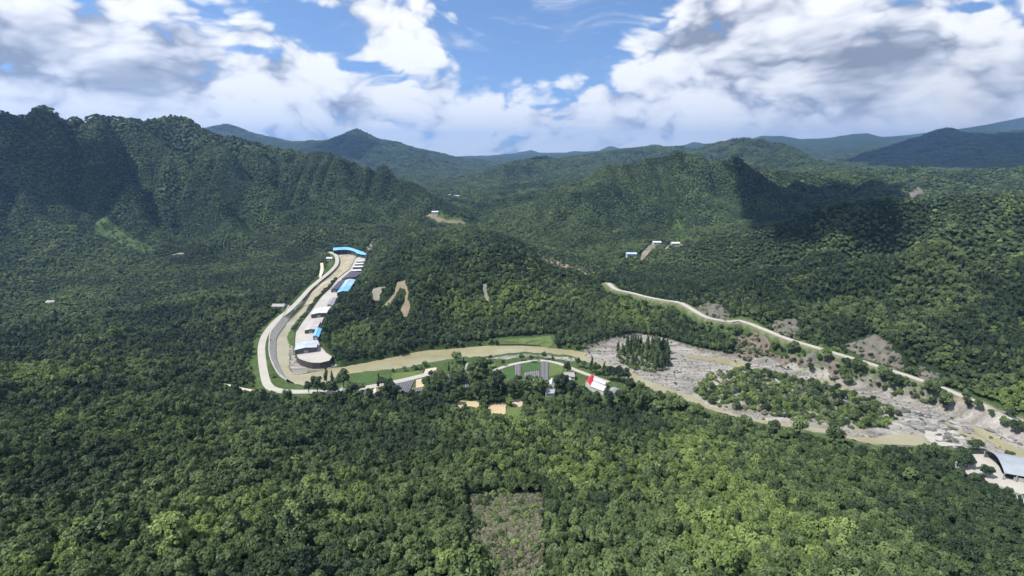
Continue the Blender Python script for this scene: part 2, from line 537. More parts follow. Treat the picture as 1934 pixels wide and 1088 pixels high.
# right side valley
by_z([(1130, 510, 14), (1180, 495, 16), (1230, 480, 18), (1250, 466, 22)], 40)
by_xyz([(330, 850, 26), (460, 870, 30), (600, 900, 34), (800, 860, 36), (1000, 830, 38), (1300, 800, 42)])
# central spurred hill
by_y(near([(985, 430, 1010), (1030, 396, 1120), (1080, 366, 1210), (1130, 341, 1280), (1180, 321, 1330), (1230, 308, 1370), (1290, 312, 1390), (1350, 320, 1390), (1420, 331, 1370)]), 40)
M1 = near([(1100, 356, 1240), (1110, 400, 1080), (1130, 440, 970), (1150, 465, 880)])
M2 = near([(1160, 328, 1310), (1180, 375, 1160), (1195, 420, 1030), (1215, 455, 900)])
M3 = near([(1230, 308, 1370), (1245, 345, 1250), (1240, 385, 1130), (1245, 425, 1020)])
M4 = near([(1300, 312, 1390), (1330, 355, 1230), (1345, 400, 1090), (1365, 430, 1000)])
M5 = near([(1390, 328, 1380), (1430, 375, 1200), (1450, 405, 1080), (1440, 420, 1020)])
for L in (M1, M2, M3, M4, M5):
    by_y(L, 35)
for A, B, d in ((M1, M2, 20), (M2, M3, 18), (M3, M4, 26), (M4, M5, 22)):
    gully(A, B, d)
# valley running away in the middle
by_z([(960, 445, 30), (930, 420, 34), (905, 405, 34), (890, 392, 34), (870, 380, 36), (858, 371, 38), (862, 362, 42), (880, 352, 48)], 70)
by_z([(1000, 415, 40), (980, 390, 52), (950, 375, 56)])
# mid hills beyond
by_y([(880, 362, 1900), (900, 346, 2000), (940, 320, 2150), (980, 305, 2250), (1030, 300, 2300), (1060, 308, 2300), (1100, 318, 2250), (1150, 322, 2150)], 90)
by_y([(900, 380, 1560), (950, 352, 1700), (1010, 345, 1750), (1080, 335, 1800), (1140, 330, 1800)], 80)
by_y([(940, 320, 2150), (930, 345, 1950), (920, 365, 1750)], 80)
by_y([(1080, 300, 3000), (1170, 285, 3000), (1240, 281, 2900), (1300, 285, 2800), (1345, 275, 2650), (1390, 266, 2600), (1440, 268, 2550), (1490, 280, 2450),
      (1530, 300, 2350), (1570, 312, 2250), (1640, 322, 2150), (1720, 330, 2100)], 110)
by_y([(1390, 266, 2600), (1420, 295, 2250), (1440, 315, 2000)], 90)
by_y([(1490, 280, 2450), (1530, 315, 2000), (1560, 332, 1800)], 90)
by_y([(1300, 285, 2800), (1320, 300, 2350), (1330, 308, 2050)], 90)
by_y([(1440, 335, 1290), (1500, 336, 1310), (1560, 341, 1310), (1620, 349, 1290), (1680, 334, 1280), (1740, 325, 1270), (1790, 330, 1250), (1850, 338, 1220), (1934, 333, 1190), (2150, 330, 1150)], 60)
by_y([(1500, 336, 1310), (1530, 365, 1190), (1550, 385, 1090)], 50)
by_y([(1740, 325, 1270), (1720, 355, 1150), (1700, 375, 1040)], 50)
H7A = [(1590, 345, 1300), (1596, 372, 1180), (1604, 394, 1090)]
H7B = [(1660, 338, 1285), (1648, 362, 1170), (1632, 384, 1080)]
H7C = [(1795, 330, 1250), (1785, 352, 1140), (1768, 372, 1050)]
H7D = [(1900, 335, 1200), (1870, 356, 1090), (1845, 372, 1010)]
H7E = [(1740, 325, 1270), (1720, 355, 1150), (1700, 375, 1040)]
for L in (H7A, H7B, H7C, H7D):
    by_y(L, 45)
for A, B in ((H7A, H7B), (H7B, H7E), (H7E, H7C), (H7C, H7D)):
    gully(A, B, 24)
by_y([(1620, 375, 1120), (1800, 365, 1100)])
by_xyz([(620, 2000, 80), (900, 1950, 90), (1300, 1850, 90), (1700, 1750, 90)])
# tall peaks behind
by_y([(380, 245, 4300), (430, 237, 4200), (480, 256, 4100), (540, 275, 4000), (600, 268, 3700), (640, 260, 3600), (672, 244, 3550), (700, 260, 3500), (730, 268, 3450), (760, 274, 3400),
      (800, 290, 3350), (830, 303, 3300), (850, 315, 3250), (880, 335, 3000)], 140)
by_y([(672, 250, 3550), (690, 290, 3100), (720, 325, 2700), (760, 345, 2400)], 120)
by_y([(600, 268, 3700), (610, 290, 3200), (640, 310, 2700)], 120)
by_y([(770, 278, 3380), (800, 320, 2800), (830, 350, 2300)], 120)
by_xyz([(-1100, 2300, 90), (-800, 2200, 80), (-500, 2000, 60), (-260, 1700, 46), (-220, 2400, 50), (-150, 3000, 60), (-100, 3800, 70), (0, 4600, 80), (-1500, 2400, 90),
        (-2200, 2600, 100), (-1500, 1500, 120), (-1900, 1700, 110), (-2600, 1500, 130), (-3000, 3600, 150), (-1700, 5200, 160), (-700, 5200, 100)])
by_y([(1520, 306, 4000), (1580, 300, 3800), (1650, 288, 3600), (1710, 268, 3500), (1770, 248, 3450), (1830, 254, 3400), (1934, 250, 3200), (2200, 250, 3000)], 140)
by_y([(1770, 248, 3450), (1790, 285, 2900), (1800, 310, 2500)], 120)
by_y([(1650, 288, 3600), (1660, 305, 2900)], 120)
by_xyz([(1100, 2900, 110), (1500, 2700, 110), (2200, 2400, 130), (2800, 2200, 150), (600, 3600, 90), (300, 3000, 90), (200, 2500, 80), (100, 2050, 70)])
# far blue ranges
by_y([(700, 302, 9500), (850, 300, 9000), (930, 297, 8600), (975, 289, 8300), (1003, 284, 8200), (1030, 291, 8200), (1055, 293, 8100), (1085, 285, 8000), (1115, 288, 7900), (1150, 277, 7800), (1190, 284, 7600), (1235, 273, 7400),
      (1270, 280, 7200), (1310, 269, 7000), (1345, 277, 6800), (1380, 264, 6600), (1405, 268, 6500), (1430, 259, 6400), (1480, 258, 6200), (1540, 266, 6200), (1580, 258, 6300), (1630, 252, 6300), (1680, 268, 6500),
      (1760, 272, 6800), (1830, 258, 7000), (1890, 234, 7000), (1934, 222, 7000), (2200, 224, 7000)], 260)
by_y([(1410, 262, 4900), (1470, 268, 4800), (1540, 276, 4700), (1600, 282, 4600)], 200)
by_xyz([(400, 5600, 110), (1500, 5000, 160), (2700, 5000, 220), (-1200, 7500, 110), (0, 11000, 120), (-4000, 8000, 300), (4000, 11000, 300), (-6000, 3000, 350), (6000, 3000, 260), (7000, 8500, 300),
        (-8000, 12000, 300), (8000, 13000, 400), (0, 14000, 200)])

CP = np.array(ctrl)
# thin out near-duplicates
keep = []
seen = {}
for i, p in enumerate(CP):
    d = math.hypot(p[0], p[1])
    q = max(12.0, d * 0.018)
    k = (round(p[0] / q), round(p[1] / q), int(math.log(q) * 3))
    if k not in seen:
        seen[k] = 1
        keep.append(i)
CP = CP[keep]


def rbf_fit(P, c):
    X = P[:, :2]
    D = np.sqrt(((X[:, None] - X[None]) ** 2).sum(-1) + c * c)
    n = len(P)
    A = np.zeros((n + 3, n + 3))
    A[:n, :n] = D - np.eye(n) * 6.0
    A[:n, n] = 1
    A[:n, n + 1:n + 3] = X / 1000
    A[n, :n] = 1
    A[n + 1:n + 3, :n] = X.T / 1000
    b = np.zeros(n + 3)
    b[:n] = P[:, 2]
    return np.linalg.solve(A, b)


RB_C = 16.0
RB_W = rbf_fit(CP, RB_C)


def rbf_eval(x, y):
    out = np.empty(x.size)
    xf, yf = x.ravel(), y.ravel()
    n = len(CP)
    for s in range(0, x.size, 20000):
        e = min(x.size, s + 20000)
        D = np.sqrt((xf[s:e, None] - CP[None, :, 0]) ** 2 + (yf[s:e, None] - CP[None, :, 1]) ** 2 + RB_C ** 2)
        out[s:e] = D @ RB_W[:n] + RB_W[n] + RB_W[n + 1] * xf[s:e] / 1000 + RB_W[n + 2] * yf[s:e] / 1000
    return out.reshape(x.shape)


def axis(segs):
    """segs: list of (to, step_start, step_end) growing outward from the first value"""
    v = [segs[0]]
    for to, s0, s1 in segs[1:]:
        a = v[-1]
        span = abs(to - a)
        n = max(1, int(round(2 * span / (s0 + s1))))
        st = np.linspace(s0, s1, n)
        st *= span / st.sum()
        sgn = 1 if to > a else -1
        for q in st:
            v.append(v[-1] + sgn * q)
    return v


ax_l = axis([-330, (-1300, 3.5, 8), (-3200, 8, 45), (-12000, 60, 320)])
ax_m = axis([-330, (620, 3.4, 3.4)])
ax_r = axis([620, (1500, 3.4, 8), (3400, 8, 45), (12000, 60, 320)])
GX = np.array(ax_l[::-1][:-1] + ax_m[:-1] + ax_r)
ay_b = axis([60, (-300, 5, 20), (-2500, 30, 200)])
ay_f = axis([60, (560, 3.2, 3.2), (1000, 3.4, 5), (1700, 5, 8), (4200, 9, 32), (15000, 40, 260)])
GY = np.array(ay_b[::-1][:-1] + ay_f)
X, Y = np.meshgrid(GX, GY)           # rows = y
Z = rbf_eval(X, Y)

# --- gullies: wave noise combed down the slope
dist = np.sqrt(X ** 2 + Y ** 2)
sd_floor = sdist(X, Y, floor_w)


def slope_of(Zc):
    return np.gradient(Zc, GX, axis=1), np.gradient(Zc, GY, axis=0)


def comb_noise(X, Y, dx, dy, freq, k):
    px, py = X * freq, Y * freq
    ix, iy = np.floor(px), np.floor(py)
    fx, fy = px - ix, py - iy
    va = np.zeros_like(X)
    wt = np.zeros_like(X)
    gx = np.zeros_like(X)
    gy = np.zeros_like(X)
    for i in (-1, 0, 1, 2):
        for j in (-1, 0, 1, 2):
            hx = hash2(ix + i, iy + j, k) - 0.5
            hy = hash2(ix + i, iy + j, k + 7) - 0.5
            vx, vy = fx - i - hx, fy - j - hy
            d = vx * vx + vy * vy
            w = np.exp(-d * 2.0)
            ph = (vx * dx + vy * dy) * 2 * math.pi
            va += np.cos(ph) * w
            gx += -np.sin(ph) * dx * w
            gy += -np.sin(ph) * dy * w
            wt += w
    return va / wt, gx / wt, gy / wt


hill = np.clip((Z - FLAT_Z) / 55.0, 0, 1) * sstep(sd_floor, 5, 110)
fg = sstep(-Y, -260, -140) * sstep(dist, 420, 200)            # the near hill keeps gentle
loop = sstep(np.hypot(X + 20, (Y - 600)), 330, 180)            # so does the hill in the river loop
CR = np.array(crest)
d_crest = np.full(Z.size, 1e9)
xf, yf = X.ravel(), Y.ravel()
for s_ in range(0, Z.size, 40000):
    e_ = min(Z.size, s_ + 40000)
    d_crest[s_:e_] = ((xf[s_:e_, None] - CR[None, :, 0]) ** 2 + (yf[s_:e_, None] - CR[None, :, 1]) ** 2).min(1)
d_crest = np.sqrt(d_crest).reshape(Z.shape)
off_crest = 1 - 0.8 * np.exp(-(d_crest / (30 + 0.02 * dist)) ** 2)
hill_amp = hill * (1 - 0.8 * fg) * (1 - 0.45 * loop) * off_crest
# rolling ground on the gentler slopes beside the valley
roll = sstep(sd_floor, 25, 120) * sstep(-Y, -1250, -950) * sstep(Y, 240, 380) * (1 - loop) * (1 - fg) * sstep(-Z, -130, -70)
Z = Z + roll * 17.0 * (1 - 2.2 * np.abs(fbm(X / 210 + 3.7, Y / 210, 4, 451)))
# --- running water: carve branching ravines into the slopes (stream-power erosion on a coarse grid)
def erode(x0, x1, y0, y1, dx, steps, kdt, seed, cap=6e4, rough=10.0):
    ex, ey = np.arange(x0, x1 + dx, dx), np.arange(y0, y1 + dx, dx)
    EX, EY = np.meshgrid(ex, ey)
    base = bil(EX, EY)
    h = base + fbm(EX / (8 * dx), EY / (8 * dx), 4, seed) * rough * np.clip((base - FLAT_Z) / 50, 0.1, 1)
    ny, nx = h.shape
    N = nx * ny
    fixed = (sdist(EX, EY, floor_w) < 10)
    fixed[0, :] = fixed[-1, :] = True
    fixed[:, 0] = fixed[:, -1] = True
    fx = fixed.ravel()
    offs = [(-1, -1), (-1, 0), (-1, 1), (0, -1), (0, 1), (1, -1), (1, 0), (1, 1)]
    lin = [dy * nx + dxx for dy, dxx in offs]
    ln = [math.hypot(a_, b_) * dx for a_, b_ in offs]
    fx_l = fx.tolist()
    hf = h.ravel().copy()
    for it in range(steps):
        # drain pits: priority flood from the fixed cells
        hl = hf.tolist()
        rec = list(range(N))
        done = [False] * N
        heap = []
        for i in np.nonzero(fx)[0].tolist():
            done[i] = True
            heap.append((hl[i], i))
        heapq.heapify(heap)
        order = []
        while heap:
            z, i = heapq.heappop(heap)
            order.append(i)
            for k in range(8):
                j = i + lin[k]
                if j < 0 or j >= N or done[j]:
                    continue
                done[j] = True
                rec[j] = i
                if hl[j] <= z:
                    hl[j] = z + 1e-3
                heapq.heappush(heap, (hl[j], j))
        # steepest receiver instead of flood parent
        hh = np.array(hl).reshape(ny, nx)
        best = np.zeros((ny, nx))
        R = np.array(rec).reshape(ny, nx)
        for (dy, dxx), L in zip(offs, ln):
            sh = np.full((ny, nx), 1e9)
            ys, yd = (slice(max(dy, 0), ny + min(dy, 0)), slice(max(-dy, 0), ny + min(-dy, 0)))
            xs, xd = (slice(max(dxx, 0), nx + min(dxx, 0)), slice(max(-dxx, 0), nx + min(-dxx, 0)))
            sh[yd, xd] = hh[ys, xs]
            s_ = (hh - sh) / L
            m_ = s_ > best
            best[m_] = s_[m_]
            R[m_] = (np.arange(N).reshape(ny, nx) + dy * nx + dxx)[m_]
        R = R.ravel().tolist()
        order = np.argsort(np.array(hl), kind='stable').tolist()
        A = [dx * dx] * N
        for i in reversed(order):
            if not fx_l[i]:
                A[R[i]] += A[i]
        for i in order:
            if fx_l[i]:
                continue
            j = R[i]
            L = dx if abs(j - i) in (1, nx) else dx * 1.414
            Fk = kdt * math.sqrt(min(A[i], cap)) / L
            v_ = (hl[i] + Fk * hl[j]) / (1 + Fk)
            if v_ < hl[i]:
                hl[i] = v_
        hh = np.array(hl).reshape(ny, nx)
        lap = np.zeros_like(hh)
        lap[1:-1, 1:-1] = hh[2:, 1:-1] + hh[:-2, 1:-1] + hh[1:-1, 2:] + hh[1:-1, :-2] - 4 * hh[1:-1, 1:-1]
        hh = hh + 0.02 * lap * (~fixed)
        hf = hh.ravel()
    d = hf.reshape(ny, nx) - base
    d[fixed] = 0
    return ex, ey, d


def bil_on(ax_, ay_, V, x, y):
    i = np.clip(np.searchsorted(ax_, x) - 1, 0, len(ax_) - 2)
    j = np.clip(np.searchsorted(ay_, y) - 1, 0, len(ay_) - 2)
    fx_ = np.clip((x - ax_[i]) / (ax_[i + 1] - ax_[i]), 0, 1)
    fy_ = np.clip((y - ay_[j]) / (ay_[j + 1] - ay_[j]), 0, 1)
    return (V[j, i] * (1 - fx_) + V[j, i + 1] * fx_) * (1 - fy_) + (V[j + 1, i] * (1 - fx_) + V[j + 1, i + 1] * fx_) * fy_


def bil(x, y):
    return bil_on(GX, GY, Z, x, y)


ex, ey, dE = erode(-1500, 1700, 240, 2500, 11.0, 16, 0.135, 401)
edge = sstep(X, -1480, -1250) * sstep(-X, -1680, -1450) * sstep(Y, 250, 330) * sstep(-Y, -2480, -2200)
inE = (X > -1490) & (X < 1690) & (Y > 250) & (Y < 2490)
add = np.zeros_like(Z)
add[inE] = bil_on(ex, ey, dE, X[inE], Y[inE])
Z = Z + add * edge * (1 - 0.8 * fg) * (1 - 0.3 * loop)
zx, zy = slope_of(Z)
m = np.sqrt(zx * zx + zy * zy) + 1e-4
sat = np.clip(m / 0.16, 0, 1) / m * 1.8
va, _, _ = comb_noise(X, Y, -zy * sat, zx * sat, 1 / 75., 37)
Z = Z + 4.0 * va * hill_amp * sstep(dist, 1700, 1000)
ex, ey, dE = erode(-4600, 5000, 1900, 9000, 34.0, 12, 0.09, 431, 5e5, 22.0)
edge2 = sstep(X, -4500, -3900) * sstep(-X, -4900, -4300) * sstep(Y, 2000, 2450) * sstep(-Y, -8900, -8000)
inE = (X > -4550) & (X < 4950) & (Y > 1950) & (Y < 8950)
add = np.zeros_like(Z)
add[inE] = bil_on(ex, ey, dE, X[inE], Y[inE])
Z = Z + add * edge2
Z = Z + fbm(X / 160, Y / 160, 4, 3) * 6.0 * hill + fbm(X / 45, Y / 45, 3, 9) * 2.2 * np.clip(sstep(sd_floor, 5, 60), 0, 1)
Z = np.minimum(Z, 700.0)

# --- bring the crests back to their surveyed heights (notches and summits included)
nearc = np.nonzero((d_crest < 60 + 0.03 * dist).ravel())[0]
for k_it in range(2):
    res = CR[:, 2] - bil_on(GX, GY, Z, CR[:, 0], CR[:, 1])
    corr = np.zeros(Z.size)
    for s_ in range(0, len(nearc), 20000):
        q_ = nearc[s_:s_ + 20000]
        d2 = (xf[q_, None] - CR[None, :, 0]) ** 2 + (yf[q_, None] - CR[None, :, 1]) ** 2
        sg = (13 + 0.009 * np.hypot(xf[q_], yf[q_]))[:, None]
        w = np.exp(-d2 / (2 * sg * sg))
        corr[q_] = (w @ res) / (w.sum(1) + 0.25)
    Z = Z + corr.reshape(Z.shape) * sstep(sd_floor, 5, 60)
Z = Z - 150.0 * sstep(dist, 9800, 12500)
Z = np.clip(Z, -3.0, 700.0)

# --- valley floor, river bed, banks and road benches
flat_noise = FLAT_Z + 0.25 * fbm(X / 30, Y / 30, 3, 5)
d_right = dist_line(X, Y, right_road)
outer = 3.0 + 23.0 * sstep(d_right, 35, 75)
wgt = np.clip((outer - sd_floor) / (outer + 2.0), 0, 1)
wgt = wgt * wgt * (3 - 2 * wgt)
Z = Z * (1 - wgt) + flat_noise * wgt
near_r = d_right < 40
if near_r.any():
    xs, ys = X[near_r], Y[near_r]
    best = np.full(xs.shape, 1e9)
    zr = np.zeros(xs.shape)
    for p in right_road:
        dd = (xs - p[0]) ** 2 + (ys - p[1]) ** 2
        b = dd < best
        best[b] = dd[b]
        zr[b] = p[2]
    w = sstep(d_right[near_r], 15, 5)
    Z[near_r] = Z[near_r] * (1 - w) + (zr - 0.15) * w
d_left = dist_line(X, Y, left_road)
w = sstep(d_left, 12, 5.5)
Z = Z * (1 - w) + (ROAD_Z - 0.15) * w
for P, lev in ((poly_z(SHOAL_PX, .3), -0.1), (poly_z(BAR_PX, .3), -0.1), (river_w, -1.2), (bed_w, -0.5), (poly_z(SAND_PX, SAND_Z), sand_level(X, Y) - 0.35)):
    w = sstep(sdist(X, Y, P), 3.2, -1.5) * sstep(d_right, 4.0, 11.0)
    Z = Z * (1 - w) + lev * w
w = sstep(sdist(X, Y, island_w), 4.0, -6.0)
Z = Z * (1 - w) + (1.6 + 0.5 * fbm(X / 14, Y / 14, 3, 31)) * w


def H(x, y):
    x = np.asarray(x, float)
    y = np.asarray(y, float)
    i = np.clip(np.searchsorted(GX, x) - 1, 0, len(GX) - 2)
    j = np.clip(np.searchsorted(GY, y) - 1, 0, len(GY) - 2)
    fx = np.clip((x - GX[i]) / (GX[i + 1] - GX[i]), 0, 1)
    fy = np.clip((y - GY[j]) / (GY[j + 1] - GY[j]), 0, 1)
    return (Z[j, i] * (1 - fx) + Z[j, i + 1] * fx) * (1 - fy) + (Z[j + 1, i] * (1 - fx) + Z[j + 1, i + 1] * fx) * fy


TS = 60.0 * 1.004 ** np.arange(0, 1300)


def hit(u, v, extra=0.0):
    """first place where the sight line meets the ground"""
    dx, dy, dz = ray(u, v)
    z = CAM_H + dz * TS
    b = z < H(dx * TS, dy * TS) + extra
    k = int(np.argmax(b)) if b.any() else len(TS) - 1
    lo, hi = TS[max(k - 1, 0)], TS[k]
    for _ in range(14):
        mid = 0.5 * (lo + hi)
        if CAM_H + dz * mid < H(dx * mid, dy * mid) + extra:
            hi = mid
        else:
            lo = mid
    return np.array([dx * hi, dy * hi])


# ------------------------------------------------------------------ materials
def new_mat(name):
    m = bpy.data.materials.new(name)
    m.use_nodes = True
    n = NT(m.node_tree)
    p = m.node_tree.nodes["Principled BSDF"]
    p.inputs["Specular IOR Level"].default_value = 0.25
    p.inputs["Roughness"].default_value = 0.85
    return m, n, p


def world_pos(n):
    return n.new('ShaderNodeNewGeometry').outputs['Position']


def simple(name, color, rough=0.8, var=0.25, scale=0.4, spec=0.25, bump=0.0, bscale=2.0):
    m, n, p = new_mat(name)
    pos = world_pos(n)
    f = n.noise(pos, scale, 5, 0.6)
    f2 = n.noise(pos, scale * 9, 3, 0.6)
    k = n.math('ADD', n.math('MULTIPLY', f, 0.65), n.math('MULTIPLY', f2, 0.35))
    col = n.ramp(k, [(0.25, tuple(c * (1 - var) for c in color)), (0.75, tuple(min(1, c * (1 + var)) for c in color))])
    n.l.new(col, p.inputs['Base Color'])
    p.inputs['Roughness'].default_value = rough
    p.inputs["Specular IOR Level"].default_value = spec
    if bump:
        b = n.new('ShaderNodeBump')
        b.inputs['Strength'].default_value = bump
        b.inputs['Distance'].default_value = 0.3
        n.l.new(n.noise(pos, bscale, 5, 0.6), b.inputs['Height'])
        n.l.new(b.outputs[0], p.inputs['Normal'])
    return m


def leaf_mat(name, cols, trans=0.14):
    """cols: dark, mid, light"""
    m, n, p = new_mat(name)
    info = n.new('ShaderNodeObjectInfo')
    geo = n.new('ShaderNodeNewGeometry')
    big = n.noise(info.outputs['Location'], 0.011, 4, 0.6)
    mid = n.noise(info.outputs['Location'], 0.05, 2, 0.5)
    k = n.math('ADD', n.math('MULTIPLY', n.math('SUBTRACT', big, 0.5), 1.4), n.math('MULTIPLY', n.math('SUBTRACT', mid, 0.5), 1.0))
    k = n.math('ADD', k, n.math('MULTIPLY', n.math('SUBTRACT', info.outputs['Random'], 0.5), 0.75))
    k = n.math('ADD', k, n.math('MULTIPLY', n.math('SUBTRACT', geo.outputs['Random Per Island'], 0.5), 0.45))
    k = n.math('ADD', k, 0.5, clamp=True)
    col = n.ramp(k, [(0.0, cols[0]), (0.5, cols[1]), (1.0, cols[2])])
    n.l.new(col, p.inputs['Base Color'])
    p.inputs['Roughness'].default_value = 0.55
    p.inputs["Specular IOR Level"].default_value = 0.3
    tr = n.new('ShaderNodeBsdfTranslucent')
    n.l.new(n.mix(1.0, col, (1.0, 1.15, 0.45, 1.0), 'MULTIPLY'), tr.inputs[0])
    mx = n.new('ShaderNodeMixShader')
    mx.inputs[0].default_value = trans
    n.l.new(p.outputs[0], mx.inputs[1])
    n.l.new(tr.outputs[0], mx.inputs[2])
    out = [x for x in n.n if x.type == 'OUTPUT_MATERIAL'][0]
    n.l.new(mx.outputs[0], out.inputs[0])
    return m


M = {}
M['leaf'] = leaf_mat('leaf_green', ((0.034, 0.058, 0.021), (0.078, 0.120, 0.043), (0.155, 0.214, 0.080)))
M['leaf_dark'] = leaf_mat('leaf_dark_green', ((0.020, 0.037, 0.019), (0.042, 0.072, 0.032), (0.082, 0.125, 0.052)))
M['leaf_light'] = leaf_mat('leaf_yellow_green', ((0.085, 0.132, 0.037), (0.146, 0.208, 0.057), (0.220, 0.290, 0.092)))
M['leaf_grey'] = leaf_mat('leaf_dry_grey', ((0.095, 0.100, 0.066), (0.172, 0.174, 0.118), (0.262, 0.258, 0.172)), 0.1)
M['leaf_far'] = leaf_mat('leaf_far_canopy', ((0.046, 0.078, 0.032), (0.080, 0.124, 0.050), (0.128, 0.178, 0.070)), 0.15)
M['inner_shade'] = simple('crown_inner_shade', (0.011, 0.018, 0.008), 1.0, 0.3, 0.8, 0.05)  # near-black fill, paints the shade seen through gaps in the crowns
M['bark'] = simple('bark', (0.11, 0.085, 0.06), 0.95, 0.3, 2.0, 0.1)

# terrain
m, n, p = new_mat('hillside')
pos = world_pos(n)
att = n.new('ShaderNodeAttribute', attribute_name='mask')
sep = n.new('ShaderNodeSeparateColor')
n.l.new(att.outputs['Color'], sep.inputs[0])
f1 = n.noise(pos, 0.006, 6, 0.62)
f2 = n.noise(pos, 0.09, 4, 0.6)
f3 = n.noise(pos, 0.9, 3, 0.6)
k = n.math('ADD', n.math('MULTIPLY', f1, 0.5), n.math('ADD', n.math('MULTIPLY', f2, 0.35), n.math('MULTIPLY', f3, 0.15)))
forest = n.ramp(k, [(0.30, (0.012, 0.021, 0.010)), (0.5, (0.022, 0.037, 0.016)), (0.70, (0.040, 0.060, 0.024))])  # darkened to carry canopy self-shadow and the dark gaps between trees
grass = n.ramp(n.math('ADD', n.math('MULTIPLY', f2, 0.6), n.math('MULTIPLY', f3, 0.4)), [(0.3, (0.050, 0.085, 0.030)), (0.55, (0.085, 0.130, 0.045)), (0.75, (0.140, 0.170, 0.075))])
rock = n.ramp(n.noise(pos, 0.35, 6, 0.7), [(0.3, (0.11, 0.10, 0.09)), (0.5, (0.24, 0.215, 0.19)), (0.7, (0.38, 0.35, 0.31))])
soil = n.ramp(n.noise(pos, 0.2, 5, 0.6), [(0.3, (0.20, 0.16, 0.11)), (0.6, (0.36, 0.30, 0.21)), (0.8, (0.48, 0.42, 0.31))])
col = n.mix(sep.outputs[0], forest, grass)
col = n.mix(sep.outputs[1], col, rock)
col = n.mix(sep.outputs[2], col, soil)
n.l.new(col, p.inputs['Base Color'])
p.inputs['Roughness'].default_value = 1.0
p.inputs["Specular IOR Level"].default_value = 0.05
b = n.new('ShaderNodeBump')
b.inputs['Strength'].default_value = 1.0
b.inputs['Distance'].default_value = 5.0
n.l.new(n.noise(pos, 0.08, 6, 0.65), b.inputs['Height'])
n.l.new(b.outputs[0], p.inputs['Normal'])
M['hill'] = m

# muddy river
m, n, p = new_mat('muddy_water')
pos = world_pos(n)
f = n.noise(n.vmath('MULTIPLY', pos, (0.010, 0.030, 0.0)), 1.0, 5, 0.6, dist=0.6)
f2 = n.noise(n.vmath('MULTIPLY', pos, (0.06, 0.10, 0.0)), 1.0, 4, 0.6)
col = n.ramp(n.math('ADD', n.math('MULTIPLY', f, 0.7), n.math('MULTIPLY', f2, 0.3)),
             [(0.3, (0.200, 0.180, 0.090)), (0.5, (0.268, 0.248, 0.150)), (0.7, (0.330, 0.305, 0.190))])
n.l.new(col, p.inputs['Base Color'])
p.inputs['Roughness'].default_value = 0.14
p.inputs["Specular IOR Level"].default_value = 0.5
b = n.new('ShaderNodeBump')
b.inputs['Strength'].default_value = 0.25
b.inputs['Distance'].default_value = 0.12
n.l.new(n.noise(pos, 0.6, 4, 0.6), b.inputs['Height'])
n.l.new(b.outputs[0], p.inputs['Normal'])
M['water'] = m

# wet sand in the upper river, braided
m, n, p = new_mat('wet_sand')
pos = world_pos(n)
rot = n.new('ShaderNodeMapping')
n.l.new(pos, rot.inputs['Vector'])
rot.inputs['Rotation'].default_value = (0, 0, math.radians(20))
rot.inputs['Scale'].default_value = (0.12, 0.018, 0.0)
f = n.noise(rot.outputs[0], 1.0, 6, 0.6, dist=1.2)
f2 = n.noise(pos, 0.25, 4, 0.6)
col = n.ramp(n.math('ADD', n.math('MULTIPLY', f, 0.75), n.math('MULTIPLY', f2, 0.25)),
             [(0.3, (0.22, 0.19, 0.115)), (0.48, (0.31, 0.275, 0.185)), (0.62, (0.42, 0.385, 0.30)), (0.75, (0.26, 0.23, 0.155))])
n.l.new(col, p.inputs['Base Color'])
p.inputs['Roughness'].default_value = 0.6
M['sand'] = m

# grey gravel bed, streaked along the flow
m, n, p = new_mat('river_gravel')
pos = world_pos(n)
rot = n.new('ShaderNodeMapping')
n.l.new(pos, rot.inputs['Vector'])
rot.inputs['Rotation'].default_value = (0, 0, math.radians(35))
rot.inputs['Scale'].default_value = (0.018, 0.13, 0.0)
f = n.noise(rot.outputs[0], 1.0, 7, 0.68, dist=1.5)
f2 = n.noise(pos, 0.05, 6, 0.7)
f3 = n.noise(pos, 0.9, 4, 0.7)
kk = n.math('ADD', n.math('ADD', n.math('MULTIPLY', f, 0.45), n.math('MULTIPLY', f2, 0.3)), n.math('MULTIPLY', f3, 0.25))
col = n.ramp(kk, [(0.36, (0.075, 0.07, 0.055)), (0.46, (0.185, 0.175, 0.155)), (0.54, (0.285, 0.27, 0.245)), (0.64, (0.44, 0.42, 0.385))])
veg = n.remap(n.noise(pos, 0.035, 4, 0.6), 0.60, 0.72)
col = n.mix(n.math('MULTIPLY', veg, 0.55), col, (0.15, 0.17, 0.07, 1))
n.l.new(col, p.inputs['Base Color'])
p.inputs['Roughness'].default_value = 0.95
b = n.new('ShaderNodeBump')
b.inputs['Strength'].default_value = 0.8
b.inputs['Distance'].default_value = 0.6
n.l.new(n.noise(pos, 0.7, 6, 0.7), b.inputs['Height'])
n.l.new(b.outputs[0], p.inputs['Normal'])
M['gravel'] = m

M['concrete'] = simple('road_concrete', (0.36, 0.345, 0.305), 0.9, 0.16, 0.12)
M['dirt_road'] = simple('pale_dirt', (0.50, 0.45, 0.35), 0.95, 0.22, 0.15)
M['yard'] = simple('yard_concrete', (0.365, 0.35, 0.315), 0.9, 0.16, 0.06)
M['wall_dark'] = simple('dark_masonry', (0.060, 0.058, 0.055), 0.95, 0.4, 0.5, bump=0.6)
M['wall_grey'] = simple('grey_masonry', (0.40, 0.385, 0.35), 0.95, 0.35, 0.3, bump=0.6)
M['plaster'] = simple('plaster', (0.46, 0.45, 0.41), 0.9, 0.12, 0.5)
M['shade_int'] = simple('interior_shade', (0.10, 0.10, 0.10), 0.9, 0.3, 0.4)  # dark colour stands in for the shade inside sheds and behind windows
M['steel'] = simple('steel_post', (0.30, 0.31, 0.32), 0.5, 0.15, 0.5)
M['soil'] = simple('bare_soil', (0.42, 0.34, 0.22), 1.0, 0.25, 0.12)
M['soil_pink'] = simple('pinkish_soil', (0.44, 0.36, 0.29), 1.0, 0.2, 0.12)
